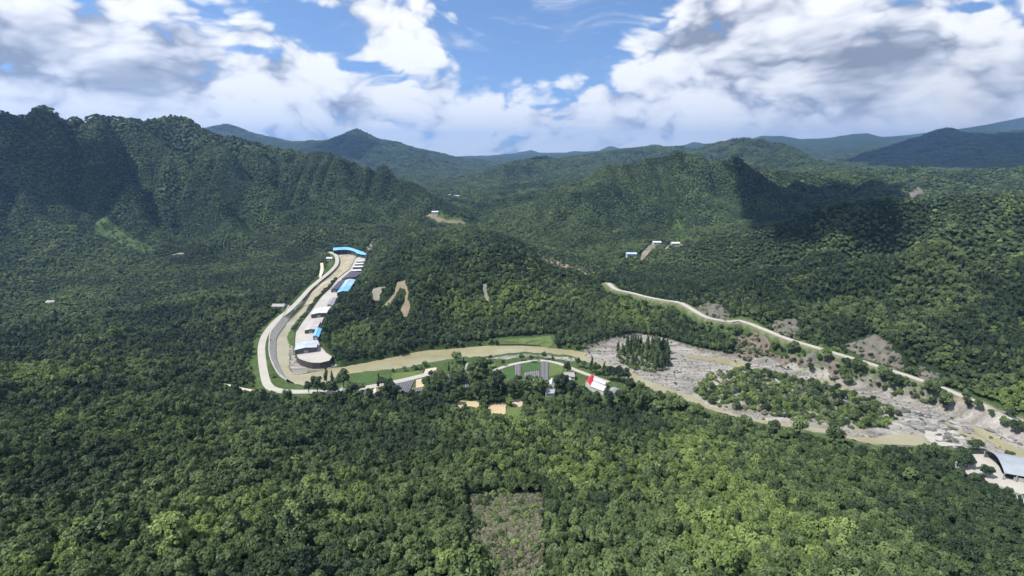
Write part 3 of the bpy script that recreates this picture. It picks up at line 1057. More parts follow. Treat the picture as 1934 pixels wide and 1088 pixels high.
M['soil_dark'] = simple('damp_soil', (0.105, 0.095, 0.10), 1.0, 0.25, 0.2)
M['tan_bank'] = simple('tan_bank_soil', (0.27, 0.225, 0.155), 1.0, 0.35, 0.12, bump=0.6)
M['scar'] = simple('landslip_soil', (0.185, 0.155, 0.105), 1.0, 0.30, 0.10, bump=0.6)
M['scar_grey'] = simple('landslip_grey', (0.19, 0.175, 0.14), 1.0, 0.35, 0.15, bump=0.6)
M['scree'] = simple('scree', (0.15, 0.125, 0.10), 1.0, 0.45, 0.30, bump=1.0, bscale=0.8)
M['rockcut'] = simple('rock_cut', (0.125, 0.115, 0.100), 1.0, 0.55, 0.16, bump=1.0, bscale=0.5)
m, n, p = new_mat('boulder')
pos = world_pos(n)
info = n.new('ShaderNodeObjectInfo')
kb = n.math('ADD', n.math('MULTIPLY', n.noise(pos, 0.5, 5, 0.65), 0.6), n.math('MULTIPLY', info.outputs['Random'], 0.5))
n.l.new(n.ramp(kb, [(0.25, (0.06, 0.06, 0.06)), (0.55, (0.165, 0.162, 0.155)), (0.85, (0.33, 0.32, 0.30))]), p.inputs['Base Color'])
p.inputs['Roughness'].default_value = 0.95
M['boulder'] = m
M['foam'] = simple('white_water', (0.37, 0.355, 0.315), 0.7, 0.25, 0.35, bump=0.9)
M['grass'] = simple('meadow_grass', (0.098, 0.135, 0.048), 1.0, 0.35, 0.15, 0.1, bump=0.6)
M['crop'] = simple('green_crop', (0.055, 0.100, 0.036), 1.0, 0.3, 0.25, 0.1, bump=0.6)
M['mulch'] = simple('plastic_mulch', (0.20, 0.195, 0.225), 0.45, 0.35, 0.5, 0.4)
M['dry'] = simple('dry_clearing', (0.150, 0.146, 0.105), 1.0, 0.4, 0.5, 0.1, bump=1.0)


def roof_mat(name, c, rough=0.45, ang=0.0):
    m, n, p = new_mat(name)
    tc = n.new('ShaderNodeTexCoord')
    pos = tc.outputs['Object']
    wv = n.new('ShaderNodeTexWave')
    n.l.new(pos, wv.inputs['Vector'])
    wv.inputs['Scale'].default_value = 0.55
    f = n.noise(world_pos(n), 0.10, 5, 0.6)
    k = n.math('ADD', n.math('MULTIPLY', f, 0.8), n.math('MULTIPLY', wv.outputs['Fac'], 0.2))
    col = n.ramp(k, [(0.3, tuple(x * 0.78 for x in c)), (0.7, tuple(min(1, x * 1.15) for x in c))])
    n.l.new(col, p.inputs['Base Color'])
    p.inputs['Roughness'].default_value = rough
    b = n.new('ShaderNodeBump')
    b.inputs['Strength'].default_value = 0.4
    b.inputs['Distance'].default_value = 0.05
    n.l.new(wv.outputs['Fac'], b.inputs['Height'])
    n.l.new(b.outputs[0], p.inputs['Normal'])
    return m


M['roof_blue'] = roof_mat('roof_sky_blue', (0.16, 0.42, 0.78))
M['roof_pale_blue'] = roof_mat('roof_pale_blue', (0.33, 0.48, 0.62))
M['roof_grey'] = roof_mat('roof_grey_blue', (0.40, 0.45, 0.52))
M['roof_white'] = roof_mat('roof_white', (0.52, 0.53, 0.54))
M['roof_pinkish'] = roof_mat('roof_pinkish_grey', (0.40, 0.37, 0.37), 0.7)
M['roof_dark'] = roof_mat('roof_dark', (0.085, 0.080, 0.105))
M['roof_purple'] = roof_mat('roof_grey_purple', (0.27, 0.26, 0.31))
M['roof_red'] = roof_mat('roof_red', (0.52, 0.045, 0.065))
M['roof_tile'] = roof_mat('roof_tile_grey', (0.30, 0.29, 0.28), 0.8)
M['roof_silver'] = roof_mat('roof_silver', (0.30, 0.33, 0.37), 0.4)


# ------------------------------------------------------------------ object helpers
def mesh_obj(name, verts, faces, mat, parent=None, smooth=False, mats=None, midx=None):
    me = bpy.data.meshes.new(name)
    me.from_pydata([tuple(map(float, v)) for v in verts], [], [tuple(int(i) for i in f) for f in faces])
    if mats:
        for x in mats:
            me.materials.append(x)
        if midx is not None:
            me.polygons.foreach_set('material_index', np.asarray(midx, np.int32))
    elif mat:
        me.materials.append(mat)
    if smooth:
        me.polygons.foreach_set('use_smooth', np.ones(len(me.polygons), bool))
    me.update()
    o = bpy.data.objects.new(name, me)
    C.objects.link(o)
    if parent:
        o.parent = parent
    return o


def tag(o, label=None, cat=None, group=None, kind=None):
    if label:
        o['label'] = label
    if cat:
        o['category'] = cat
    if group:
        o['group'] = group
    if kind:
        o['kind'] = kind
    return o


def empty(name, loc=(0, 0, 0), rz=0.0):
    o = bpy.data.objects.new(name, None)
    C.objects.link(o)
    o.location = loc
    o.rotation_euler = (0, 0, rz)
    return o


def quads_mesh(name, verts, quads, mats):
    me = bpy.data.meshes.new(name)
    me.vertices.add(len(verts))
    me.vertices.foreach_set("co", np.asarray(verts, np.float32).ravel())
    q = np.asarray(quads, np.int32)
    me.loops.add(q.size)
    me.loops.foreach_set("vertex_index", q.ravel())
    me.polygons.add(len(q))
    me.polygons.foreach_set("loop_start", np.arange(0, q.size, 4, dtype=np.int32))
    for x in mats:
        me.materials.append(x)
    return me


def sheet(name, poly, mat, off=0.3, step=3.0, jitter=0.5, z=None, kind='structure', closed_smooth=True, parent=None, relief=0.0):
    """a ground patch with its own outline, lying on the terrain (or level at z)"""
    P = smooth_line(poly, max(1.5, step * 0.6), True) if closed_smooth else densify(poly, step * 0.6)
    if jitter:
        P = P + np.c_[fbm(P[:, 0] / 5, P[:, 1] / 5, 3, 61), fbm(P[:, 0] / 5, P[:, 1] / 5, 3, 71)] * jitter * 2
    lo, hi = P.min(0), P.max(0)
    gx, gy = np.meshgrid(np.arange(lo[0] + step / 2, hi[0], step), np.arange(lo[1] + step / 2, hi[1], step))
    gx, gy = gx.ravel(), gy.ravel()
    k = inside(gx, gy, P)
    gx, gy = gx[k], gy[k]
    k = dist_line(gx, gy, P, True) > step * 0.35
    pts = [Vector((float(a), float(b))) for a, b in P] + [Vector((float(a), float(b))) for a, b in zip(gx[k], gy[k])]
    n = len(P)
    v2, e2, f2, *_ = delaunay_2d_cdt(pts, [], [list(range(n))], 1, 1e-4)
    xy = np.array([[v.x, v.y] for v in v2])
    zz = H(xy[:, 0], xy[:, 1]) + off if z is None else (z(xy[:, 0], xy[:, 1]) if callable(z) else np.full(len(xy), z))
    if relief:
        if relief > 2:
            zz = zz + relief * (1 - 2.2 * np.abs(fbm(xy[:, 0] / 6, xy[:, 1] / 4, 4, 83))) * np.clip(dist_line(xy[:, 0], xy[:, 1], P, True) / 4, 0, 1)
        else:
            zz = zz + relief * (0.5 + 0.5 * fbm(xy[:, 0] / 9, xy[:, 1] / 9, 4, 83))
    cx, cy, cz = xy[:, 0].mean(), xy[:, 1].mean(), float(zz.min())
    o = mesh_obj(name, np.c_[xy[:, 0] - cx, xy[:, 1] - cy, zz - cz], [tuple(reversed(f)) if False else f for f in f2], mat, parent, True)
    o.location = (cx, cy, cz)
    if kind:
        o['kind'] = kind
    return o


def px_poly(pts, n=2):
    """densify in the picture, then find the ground under every point"""
    P = densify(np.array(pts, float), 14)
    return np.array([hit(u, v) for u, v in P])


def strip(name, line, w, mat, lift=0.15, kind='structure', edge=0.0):
    P = np.asarray(line)
    t = np.gradient(P[:, :2], axis=0)
    t /= np.linalg.norm(t, axis=1)[:, None] + 1e-9
    nn = np.c_[-t[:, 1], t[:, 0]]
    v, f = [], []
    cols = (-0.5, -0.17, 0.17, 0.5)
    for i, p in enumerate(P):
        ww = w * (1 + edge * float(fbm(np.array([p[0] / 9]), np.array([p[1] / 9]), 2, 4)[0]))
        for c in cols:
            v.append((p[0] + nn[i, 0] * ww * c, p[1] + nn[i, 1] * ww * c, p[2] + lift))
        for c in (-0.5, 0.5):                      # skirt so the slab has thickness
            v.append((p[0] + nn[i, 0] * ww * c * 1.02, p[1] + nn[i, 1] * ww * c * 1.02, p[2] + lift - 0.6))
        if i:
            a, b = 6 * (i - 1), 6 * i
            for k in range(3):
                f.append((a + k + 1, a + k, b + k, b + k + 1))
            f.append((a, a + 4, b + 4, b))
            f.append((a + 5, a + 3, b + 3, b + 5))
    o = mesh_obj(name, v, f, mat)
    if kind:
        o['kind'] = kind
    return o


# ------------------------------------------------------------------ terrain mesh
mask = np.zeros((X.size, 4), np.float32)
mask[:, 3] = 1
Xf, Yf = X.ravel(), Y.ravel()
wf = sstep(sd_floor.ravel(), 4, -4)
mask[:, 0] = np.maximum(mask[:, 0], 0.75 * wf)                                        # grassy flats
mask[:, 0] = np.maximum(mask[:, 0], 0.9 * sstep(sdist(Xf, Yf, island_w), 4, -4))
mask[:, 1] = np.maximum(mask[:, 1], 0.8 * sstep(sdist(Xf, Yf, bed_w), 6, 1) * (1 - sstep(sdist(Xf, Yf, island_w), 4, -4)))
# grassy verge under the right road
dr = d_right.ravel()
mask[:, 0] = np.maximum(mask[:, 0], 0.8 * sstep(dr, 16, 8))
mask[:, 2] = np.maximum(mask[:, 2], 0.5 * sstep(dr, 7, 4))

MEADOWS_PX = [  # light grass and terrace patches seen on the hillsides
    [(1255, 440), (1275, 405), (1300, 430), (1305, 450), (1275, 462)],
    [(800, 405), (830, 402), (880, 412), (935, 420), (880, 428), (830, 422)],
    [(0, 690), (45, 678), (110, 690), (90, 706), (30, 712), (0, 705)],
    [(100, 574), (160, 580), (150, 592), (110, 590)],
    [(620, 638), (640, 618), (665, 605), (700, 615), (690, 640), (650, 660), (628, 655)],
    [(1500, 640), (1560, 655), (1700, 700), (1780, 735), (1740, 750), (1640, 730), (1560, 700), (1490, 690)],
        [(466, 690), (476, 650), (488, 660), (492, 725), (470, 715)],
    [(180, 400), (260, 450), (300, 475), (270, 482), (180, 440)],
]
meadow_w = []
for P in MEADOWS_PX:
    w_ = px_poly(P)
    meadow_w.append(w_)
    mask[:, 0] = np.maximum(mask[:, 0], 0.85 * sstep(sdist(Xf, Yf, w_), 6, -6))
idx = np.arange(X.size).reshape(X.shape)
quads = np.stack([idx[:-1, :-1], idx[:-1, 1:], idx[1:, 1:], idx[1:, :-1]], -1).reshape(-1, 4)
me = quads_mesh("terrain", np.c_[Xf, Yf, Z.ravel()], quads, [M['hill']])
ca = me.color_attributes.new("mask", 'FLOAT_COLOR', 'POINT')
ca.data.foreach_set('color', mask.ravel())
me.update(calc_edges=True)
me.polygons.foreach_set('use_smooth', np.ones(len(me.polygons), bool))
terrain = bpy.data.objects.new("terrain", me)
C.objects.link(terrain)
tag(terrain, 'steep forested mountains and valley floor around the river', 'terrain', kind='structure')

# ------------------------------------------------------------------ water, gravel, roads
excl = []       # world polygons without forest
def pz(px, z):
    return poly_z(px, z)

tag(sheet('gravel_bed', bed_w, M['gravel'], z=None, off=0.75, step=3.2, jitter=1.2, relief=0.0), 'wide grey gravel bed of the river with braided channels', 'gravel bed')
tag(sheet('gravel_shoal', pz(SHOAL_PX, .3), M['gravel'], z=0.30, step=3.0, jitter=0.8), 'pale grey gravel shoal along the near river bank', 'gravel shoal')
tag(sheet('gravel_bar', pz(BAR_PX, .3), M['gravel'], z=0.34, step=3.0, jitter=1.2), 'grey gravel bar below the dark terrace wall', 'gravel bar')
tag(sheet('river', river_w, M['water'], z=0.12, step=8.0, jitter=0.9), 'muddy yellow river bending around the wooded hill', 'river')
tag(sheet('river_sand', pz(SAND_PX, SAND_Z), M['sand'], z=sand_level, step=5.0, jitter=0.9), 'braided wet sand in the upper river arm', 'sand')
for nm, px, lab in (('stream', STREAM_PX, 'pale muddy stream running between gravel and near forest'),
                    ('backwater', BACKWATER_PX, 'thin greenish backwater below the scree bank'),
                    ('side_channel', SIDE_WATER_PX, 'small muddy side channel beside the shrub island'),
                    ('pool', POOL_PX, 'muddy pool above the white rapids'),
                    ('plunge_pool', POOL2_PX, 'muddy pool below the white rapids'),
                    ('rock_chute', CHUTE_PX, 'narrow muddy chute between the rock slabs'),
                    ('river_channel', CHANNEL_PX, 'muddy river channel leaving past the silver shed')):
    tag(sheet(nm, pz(px, .45), M['water'], z=0.52, step=4.0, jitter=0.9), lab, 'water')
for q_, lab in (([(1752, 818), (1764, 812), (1782, 814), (1792, 822), (1784, 832), (1764, 838), (1748, 832)], 'white rapids foaming over grey rocks, upstream patch'),
                ([(1790, 814), (1806, 816), (1816, 826), (1806, 832), (1796, 826)], 'white rapids foaming over grey rocks, middle patch'),
                ([(1766, 842), (1790, 836), (1812, 838), (1840, 842), (1828, 847), (1796, 847)], 'white rapids foaming over grey rocks, patch nearest the yard')):
    tag(sheet('rapids', pz(q_, .5), M['foam'], z=0.60, step=1.2, jitter=2.2, relief=0.7), lab, 'rapids')
tag(strip('valley_road', left_road, 5.6, M['concrete'], 0.15), 'pale concrete road curving along the left river arm', 'road')
tag(strip('village_lane', village_road, 3.4, M['concrete'], 0.2), 'narrow pale lane past the fields and red-roofed house', 'lane')
tag(strip('hillside_road', right_road, 5.4, M['concrete'], 0.25), 'pale road cut into the slope above the gravel bed', 'road')
side = smooth_line(np.array([[*at_z(u, v, 6), 6] for u, v in [(596, 536), (600, 528), (606, 515), (608, 503), (607, 492)]]), 4)
side[:, 2] = H(side[:, 0], side[:, 1])
tag(strip('forest_track', side, 4.0, M['dirt_road'], 0.5, edge=0.4), 'short dirt track climbing from the road into forest', 'track')
lane2 = [hit(u, v) for u, v in [(420, 727), (440, 731), (462, 736), (490, 740)]]
lane2 = smooth_line(np.array([[a, b_, float(H(a, b_))] for a, b_ in lane2]), 3)
lane2[:, 2] = H(lane2[:, 0], lane2[:, 1])
tag(strip('forest_path', lane2, 3.0, M['dirt_road'], 0.35, edge=0.4), 'pale path leaving the road corner along the forest edge', 'path')
road_lines = [(left_road, 8), (right_road, 10), (village_road, 4), (side, 4), (lane2, 4.5)]


def road_barrier():
    P = right_road
    t = np.gradient(P[:, :2], axis=0)
    t /= np.linalg.norm(t, axis=1)[:, None]
    nn = np.c_[-t[:, 1], t[:, 0]]
    L = np.c_[P[:, :2] - nn * 2.9, P[:, 2]]
    v, f = [], []
    for i, p in enumerate(L):
        a = nn[i] * 0.15
        for s_, zz in ((-1, 0.0), (-1, 1.0), (1, 1.0), (1, 0.0)):
            v.append((p[0] + a[0] * s_, p[1] + a[1] * s_, p[2] + 0.1 + zz))
        if i:
            q0, q1 = 4 * (i - 1), 4 * i
            for k in range(3):
                f.append((q0 + k, q0 + k + 1, q1 + k + 1, q1 + k))
    return v, f


v, f = road_barrier()
tag(mesh_obj('road_parapet', v, f, M['plaster']), 'low whitish parapet along the outer edge of the hillside road', 'parapet')

# embankment wall between the left road and the river
EMB_PX = [(553, 585), (541, 608), (521, 636), (518, 653), (519, 679), (528, 702), (538, 717), (552, 727)]
e = smooth_line(poly_z(EMB_PX, 0.0), 4)
v, f = [], []
t = np.gradient(e, axis=0)
t /= np.linalg.norm(t, axis=1)[:, None]
nn = np.c_[-t[:, 1], t[:, 0]]
k6 = len(e) // 2
sgn = 1.0 if inside(np.array([e[k6, 0] + nn[k6, 0] * 10]), np.array([e[k6, 1] + nn[k6, 1] * 10]), river_w)[0] else -1.0
for i, p_ in enumerate(e):
    for off_, zz in ((-3.7, 4.2), (-3.7, 5.6), (-3.1, 5.6), (1.4, 1.0), (1.6, -0.8)):
        v.append((p_[0] + nn[i, 0] * off_ * sgn, p_[1] + nn[i, 1] * off_ * sgn, zz))
    if i:
        a, b_ = 5 * (i - 1), 5 * i
        for k in range(4):
            f.append((a + k, a + k + 1, b_ + k + 1, b_ + k))
tag(mesh_obj('embankment_wall', v, f, M['wall_grey']), 'sloping grey masonry embankment between the road and the muddy river', 'embankment')

# weir across the left arm
wa, wb = at_z(538, 611, 0.3), at_z(569, 605, 0.3)
dd = (wb - wa) / np.linalg.norm(wb - wa)
nw = np.array([-dd[1], dd[0]])
weir = empty('weir', (wa[0], wa[1], 0))
prof = [(-2.2, -0.8), (-0.5, 0.75), (0.6, 0.75), (2.6, -0.8)]
K = 16
v, f = [], []
for i in range(K + 1):
    q = (wb - wa) * i / K
    for o_, z_ in prof:
        v.append((q[0] + nw[0] * o_, q[1] + nw[1] * o_, z_))
    if i:
        for k in range(3):
            f.append((4 * (i - 1) + k, 4 * (i - 1) + k + 1, 4 * i + k + 1, 4 * i + k))
mesh_obj('crest', v, f, M['concrete'], weir)
v, f = [], []
for i in range(K + 1):
    q = (wb - wa) * i / K
    for o_ in (-5.5 - 1.2 * math.sin(i * 2.1), -2.4):
        v.append((q[0] + nw[0] * o_, q[1] + nw[1] * o_, 0.22 if o_ < -3 else 0.3))
    if i:
        f.append((2 * i - 2, 2 * i, 2 * i + 1, 2 * i - 1))
mesh_obj('spill_foam', v, f, M['foam'], weir)
tag(weir, 'low pale concrete weir across the left river arm', 'weir')

# ------------------------------------------------------------------ terrace of sheds on the left arm
TERR_PX = [(557, 663), (561, 676), (566, 680), (580, 685), (590, 687), (605, 687), (622, 683), (628, 674), (616, 666), (605, 653), (601, 644), (606, 620), (609, 606),
           (614, 598), (626, 579), (641, 559), (660, 546), (673, 528), (686, 511), (690, 490), (690, 478), (671, 488), (661, 508), (638, 526), (624, 544), (606, 561),
           (588, 586), (571, 608), (558, 628), (556, 646)]
terr = densify(poly_z(TERR_PX, YARD_Z), 5)
terrace = empty('terrace', (*terr.mean(0), 0))
c0 = terr.mean(0)
nT = len(terr)
pts = [Vector((float(a), float(b_))) for a, b_ in terr - c0]
v2, e2, f2, *_ = delaunay_2d_cdt(pts, [], [list(range(nT))], 1, 1e-4)
mesh_obj('paving', [(q.x, q.y, YARD_Z) for q in v2], f2, M['yard'], terrace)
v, f = [], []
for i in range(nT):
    a, b_ = terr[i] - c0, terr[(i + 1) % nT] - c0
    k = len(v)
    v += [(a[0], a[1], -1.0), (b_[0], b_[1], -1.0), (b_[0], b_[1], YARD_Z + 0.7), (a[0], a[1], YARD_Z + 0.7)]
    f.append((k, k + 1, k + 2, k + 3))
    ia, ib = a * (1 - 0.4 / max(np.linalg.norm(a), 1)), b_ * (1 - 0.4 / max(np.linalg.norm(b_), 1))
    v += [(ia[0], ia[1], YARD_Z + 0.7), (ib[0], ib[1], YARD_Z + 0.7), (ia[0], ia[1], YARD_Z - .3), (ib[0], ib[1], YARD_Z - .3)]
    f += [(k + 3, k + 2, k + 5, k + 4), (k + 4, k + 5, k + 7, k + 6)]
mesh_obj('retaining_wall', v, f, M['wall_dark'], terrace)
tag(terrace, 'long pale concrete terrace with dark retaining wall beside the left river arm', 'terrace')
excl.append(terr)


def quad_xy(px, z):
    return np.array([at_z(u, v, z) for u, v in px])


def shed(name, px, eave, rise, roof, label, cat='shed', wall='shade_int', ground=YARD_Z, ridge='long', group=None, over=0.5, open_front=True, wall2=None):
    """a gabled shed whose eave corners are seen at px (near-left, near-right, far-right, far-left)"""
    Q = quad_xy(px, ground + eave)
    c = Q.mean(0)
    Q = Q - c
    root = empty(name, (c[0], c[1], ground))
    l1 = np.linalg.norm(Q[1] - Q[0]) + np.linalg.norm(Q[2] - Q[3])
    l2 = np.linalg.norm(Q[3] - Q[0]) + np.linalg.norm(Q[2] - Q[1])
    along = (l2 > l1) if ridge == 'long' else (l2 <= l1)
    if not along:
        Q = np.roll(Q, -1, axis=0)
    # ridge runs from middle of Q0-Q1 to middle of Q3-Q2
    r0, r1 = 0.5 * (Q[0] + Q[1]), 0.5 * (Q[3] + Q[2])
    th = 0.12
    for s_, (a, b_) in (('l', (Q[0], Q[3])), ('r', (Q[1], Q[2]))):
        K = max(2, int(np.linalg.norm(b_ - a) / 6.0))
        for k in range(K):
            t0, t1 = k / K, (k + 1) / K - 0.006
            e0, e1 = a + (b_ - a) * t0, a + (b_ - a) * t1
            q0, q1 = r0 + (r1 - r0) * t0, r0 + (r1 - r0) * t1
            d0, d1 = (e0 - q0), (e1 - q1)
            e0 = e0 + d0 / np.linalg.norm(d0) * over
            e1 = e1 + d1 / np.linalg.norm(d1) * over
            drop = rise * over / np.linalg.norm(d0)
            V = [(*e0, eave - drop), (*e1, eave - drop), (*q1, eave + rise), (*q0, eave + rise)]
            V += [(x, y, z - th) for x, y, z in V]
            F_ = [(0, 1, 2, 3), (7, 6, 5, 4), (0, 4, 5, 1), (1, 5, 6, 2), (2, 6, 7, 3), (3, 7, 4, 0)]
            mesh_obj('roof_panel', V, F_, M[roof if not isinstance(roof, (list, tuple)) else roof[0 if t0 < roof[2] else 1]], root)
    rd = r1 - r0
    rn = np.array([-rd[1], rd[0]]) / np.linalg.norm(rd) * 0.35
    V = [(*(r0 - rn), eave + rise + 0.0), (*(r0 + rn), eave + rise), (*(r1 + rn), eave + rise), (*(r1 - rn), eave + rise), (*r0, eave + rise + 0.14), (*r1, eave + rise + 0.14)]
    mesh_obj('ridge_cap', V, [(0, 4, 5, 3), (1, 2, 5, 4), (0, 1, 4), (2, 3, 5)], M['roof_tile'] if isinstance(roof, (list, tuple)) else M[roof], root)
    # walls: two sides and two gables
    S = 0.985
    W_ = Q * S
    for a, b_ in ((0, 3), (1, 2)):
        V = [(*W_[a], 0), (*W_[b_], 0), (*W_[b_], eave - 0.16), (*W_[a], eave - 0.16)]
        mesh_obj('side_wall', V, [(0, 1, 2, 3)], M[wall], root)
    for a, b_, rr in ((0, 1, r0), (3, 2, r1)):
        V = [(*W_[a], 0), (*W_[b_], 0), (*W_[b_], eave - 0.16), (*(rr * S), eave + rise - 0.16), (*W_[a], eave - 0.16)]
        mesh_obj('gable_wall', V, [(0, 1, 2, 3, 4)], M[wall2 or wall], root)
    # door on the camera-side long wall
    a, b_ = (W_[0], W_[1])
    mid, dv = 0.5 * (a + b_), (b_ - a) / np.linalg.norm(b_ - a)
    out = np.array([dv[1], -dv[0]]) * 0.05
    if np.dot(out, c) > 0:
        out = -out
    w_ = min(1.6, 0.2 * np.linalg.norm(b_ - a))
    V = [(*(mid - dv * w_ + out), 0.02), (*(mid + dv * w_ + out), 0.02), (*(mid + dv * w_ + out), min(2.6, eave * .8)), (*(mid - dv * w_ + out), min(2.6, eave * .8))]
    mesh_obj('door', V, [(0, 1, 2, 3)], M['steel'], root)
    tag(root, label, cat, group)
    excl.append(Q + c)
    return root


shed('workshop_shed', [(557, 661), (597, 656), (600, 643), (560, 648)], 4.0, 0.9, 'roof_grey', 'grey-blue roofed shed at the front end of the concrete terrace', open_front=True)
shed('small_shed', [(591, 635), (601, 636), (607, 620), (597, 621)], 3.6, 1.0, 'roof_blue', 'small bright blue roofed shed at the wooded edge of the terrace')
shed('stock_shed', [(575, 624), (597, 622), (606, 604), (586, 606)], 3.4, 0.7, 'roof_pinkish', 'pale pinkish-grey roofed shed between the whitish and grey-blue sheds')
shed('storage_shed', [(587, 594), (616, 591), (624, 579), (595, 583)], 4.0, 0.8, 'roof_white', 'whitish flat roofed shed halfway along the concrete terrace')
shed('lean_shed', [(618, 575), (628, 577), (637, 562), (624, 564)], 3.6, 0.7, 'roof_purple', 'small grey-purple roofed shed against the wooded slope')
shed('long_shed', [(636, 553), (657, 550), (671, 528), (654, 528)], 4.6, 1.1, ('roof_blue', 'roof_pale_blue', 0.35), 'long shed with pale and bright blue roof beside dark shed')
shed('dark_shed', [(625, 547), (637, 546), (653, 528), (640, 531)], 3.6, 0.8, 'roof_dark', 'dark roofed shed beside the pale blue one')
shed('upper_dark_shed', [(645, 527), (672, 523), (680, 514), (662, 513)], 3.6, 0.8, 'roof_dark', 'wide dark roofed shed behind the pale blue one')
for i, (v_, u0, u1, sc) in enumerate(((511.5, 662, 683, 'front'), (504.5, 666, 685, 'second'), (499, 670, 686, 'third'), (494, 673, 687, 'rearmost'))):
    shed('rack_shed', [(u0, v_), (u1, v_ - .6), (u1 + 1, v_ - 3), (u0 + 2, v_ - 2.4)], 3.0, 0.5, 'roof_white', 'narrow white roofed rack shed, %s of the row towards the curved blue shed' % sc, group='row of white rack sheds')


def arc_shed(name, back, front, ground, h0, roof, label):
    """long shed bent in plan; back/front are roof edge lines in the picture"""
    B = smooth_line(poly_z(back, ground + h0 + 2.0), 4)
    A = smooth_line(poly_z(front, ground + h0), 4)
    n_ = 15
    def res(P):
        d = np.r_[0, np.cumsum(np.linalg.norm(np.diff(P, axis=0), axis=1))]
        t = np.linspace(0, d[-1], n_)
        return np.c_[np.interp(t, d, P[:, 0]), np.interp(t, d, P[:, 1])]
    A, B = res(A), res(B)
    # keep a sensible depth
    for i in range(n_):
        d = B[i] - A[i]
        L = np.linalg.norm(d)
        B[i] = A[i] + d / L * min(L, 22.0)
    c = 0.5 * (A + B).mean(0)
    c = 0.5 * (A.mean(0) + B.mean(0))
    root = empty(name, (*c, ground))
    A, B = A - c, B - c
    for i in range(n_ - 1):
        R0, R1 = A[i] * 0.45 + B[i] * 0.55, A[i + 1] * 0.45 + B[i + 1] * 0.55
        s_ = 0.012
        for p0, p1, q0, q1, z0 in ((A[i], A[i + 1], R0, R1, h0), (B[i], B[i + 1], R0, R1, h0)):
            V = [(*p0, z0), (*(p0 + (p1 - p0) * (1 - s_)), z0), (*(q0 + (q1 - q0) * (1 - s_)), h0 + 2.2), (*q0, h0 + 2.2)]
            V += [(x, y, z - 0.14) for x, y, z in V]
            mesh_obj('roof_panel', V, [(0, 1, 2, 3), (7, 6, 5, 4), (0, 4, 5, 1), (1, 5, 6, 2), (2, 6, 7, 3), (3, 7, 4, 0)], M[roof], root)
    V, F_ = [], []
    for i in range(n_):
        V += [(*(B[i] * .99 + A[i] * .01), 0), (*(B[i] * .99 + A[i] * .01), h0 - .15)]
        if i:
            F_.append((2 * i - 2, 2 * i, 2 * i + 1, 2 * i - 1))
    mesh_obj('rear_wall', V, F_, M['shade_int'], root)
    V, F_ = [], []
    for i in range(n_):
        q = A[i] * .8 + B[i] * .2
        V += [(*q, 0), (*q, h0 - .1)]
        if i:
            F_.append((2 * i - 2, 2 * i, 2 * i + 1, 2 * i - 1))
    mesh_obj('front_shade', V, F_, M['wall_dark'], root)  # dark sheet painted as the shade under the open front
    for i in range(0, n_, 2):
        q = A[i] * .98 + B[i] * .02
        w = 0.15
        V = [(q[0] + a * w, q[1] + b_ * w, z_) for z_ in (0, h0 - .15) for a, b_ in ((-1, -1), (1, -1), (1, 1), (-1, 1))]
        mesh_obj('post', V, [(0, 1, 5, 4), (1, 2, 6, 5), (2, 3, 7, 6), (3, 0, 4, 7), (4, 5, 6, 7)], M['steel'], root)
    for k_ in (0, n_ - 1):
        V = [(*A[k_], 0), (*B[k_], 0), (*B[k_], h0 - .15), (*(A[k_] * .45 + B[k_] * .55), h0 + 2.0), (*A[k_], h0 - .15)]
        mesh_obj('end_wall', V, [(0, 1, 2, 3, 4)], M['plaster'], root)
    tag(root, label, 'shed')
    excl.append(np.r_[A + c, (B + c)[::-1]])
    return root


arc_shed('curved_shed', [(629, 466), (655, 465), (672, 469), (685, 473), (693, 478)], [(630, 473), (653, 471.5), (668, 474.5), (676, 479), (690, 481.5)],
         FLAT_Z, 6.5, 'roof_blue', 'curved sky-blue roofed shed closing off the head of the river arm')

# silver vaulted shed at the right edge, with its yard
g = 5.0
yard_px = [(1806, 857), (1832, 853), (1862, 856), (1880, 868), (1898, 900), (1934, 912), (2000, 932), (2000, 965), (1934, 936), (1887, 918), (1849, 906), (1812, 892), (1800, 872)]
yard = poly_z(yard_px, g)
yo = sheet('concrete_yard', yard, M['yard'], z=g + 0.15, step=5, jitter=0.3)
tag(yo, 'pale concrete yard in front of the silver vaulted shed', 'yard')
V, F_ = [], []
yp = densify(smooth_line(yard, 4, True), 4)
yc = yp.mean(0)
for i, p_ in enumerate(yp):
    V += [(p_[0], p_[1], g + .14), (p_[0], p_[1], -1.0)]
    k = (i + 1) % len(yp)
    F_.append((2 * i, 2 * i + 1, 2 * k + 1, 2 * k))
tag(mesh_obj('yard_wall', V, F_, M['wall_grey']), 'grey retaining wall under the concrete yard by the silver shed', 'retaining wall')
excl.append(yard)
a_far, a_near = at_z(1858, 863, g), at_z(1894, 906, g)
ad = a_near - a_far
span = np.linalg.norm(ad)
ad /= span
ax = np.array([-ad[1], ad[0]])
if ax[0] < 0:
    ax = -ax
vs = empty('vaulted_shed', (*a_far, g + .15))
LEN, EV, RI = 64.0, 3.6, 4.0
NA, NL = 12, 13
arc = [(span * i / NA, EV + RI * math.sin(math.pi * (0.06 + 0.88 * i / NA)) - RI * math.sin(math.pi * .06)) for i in range(NA + 1)]
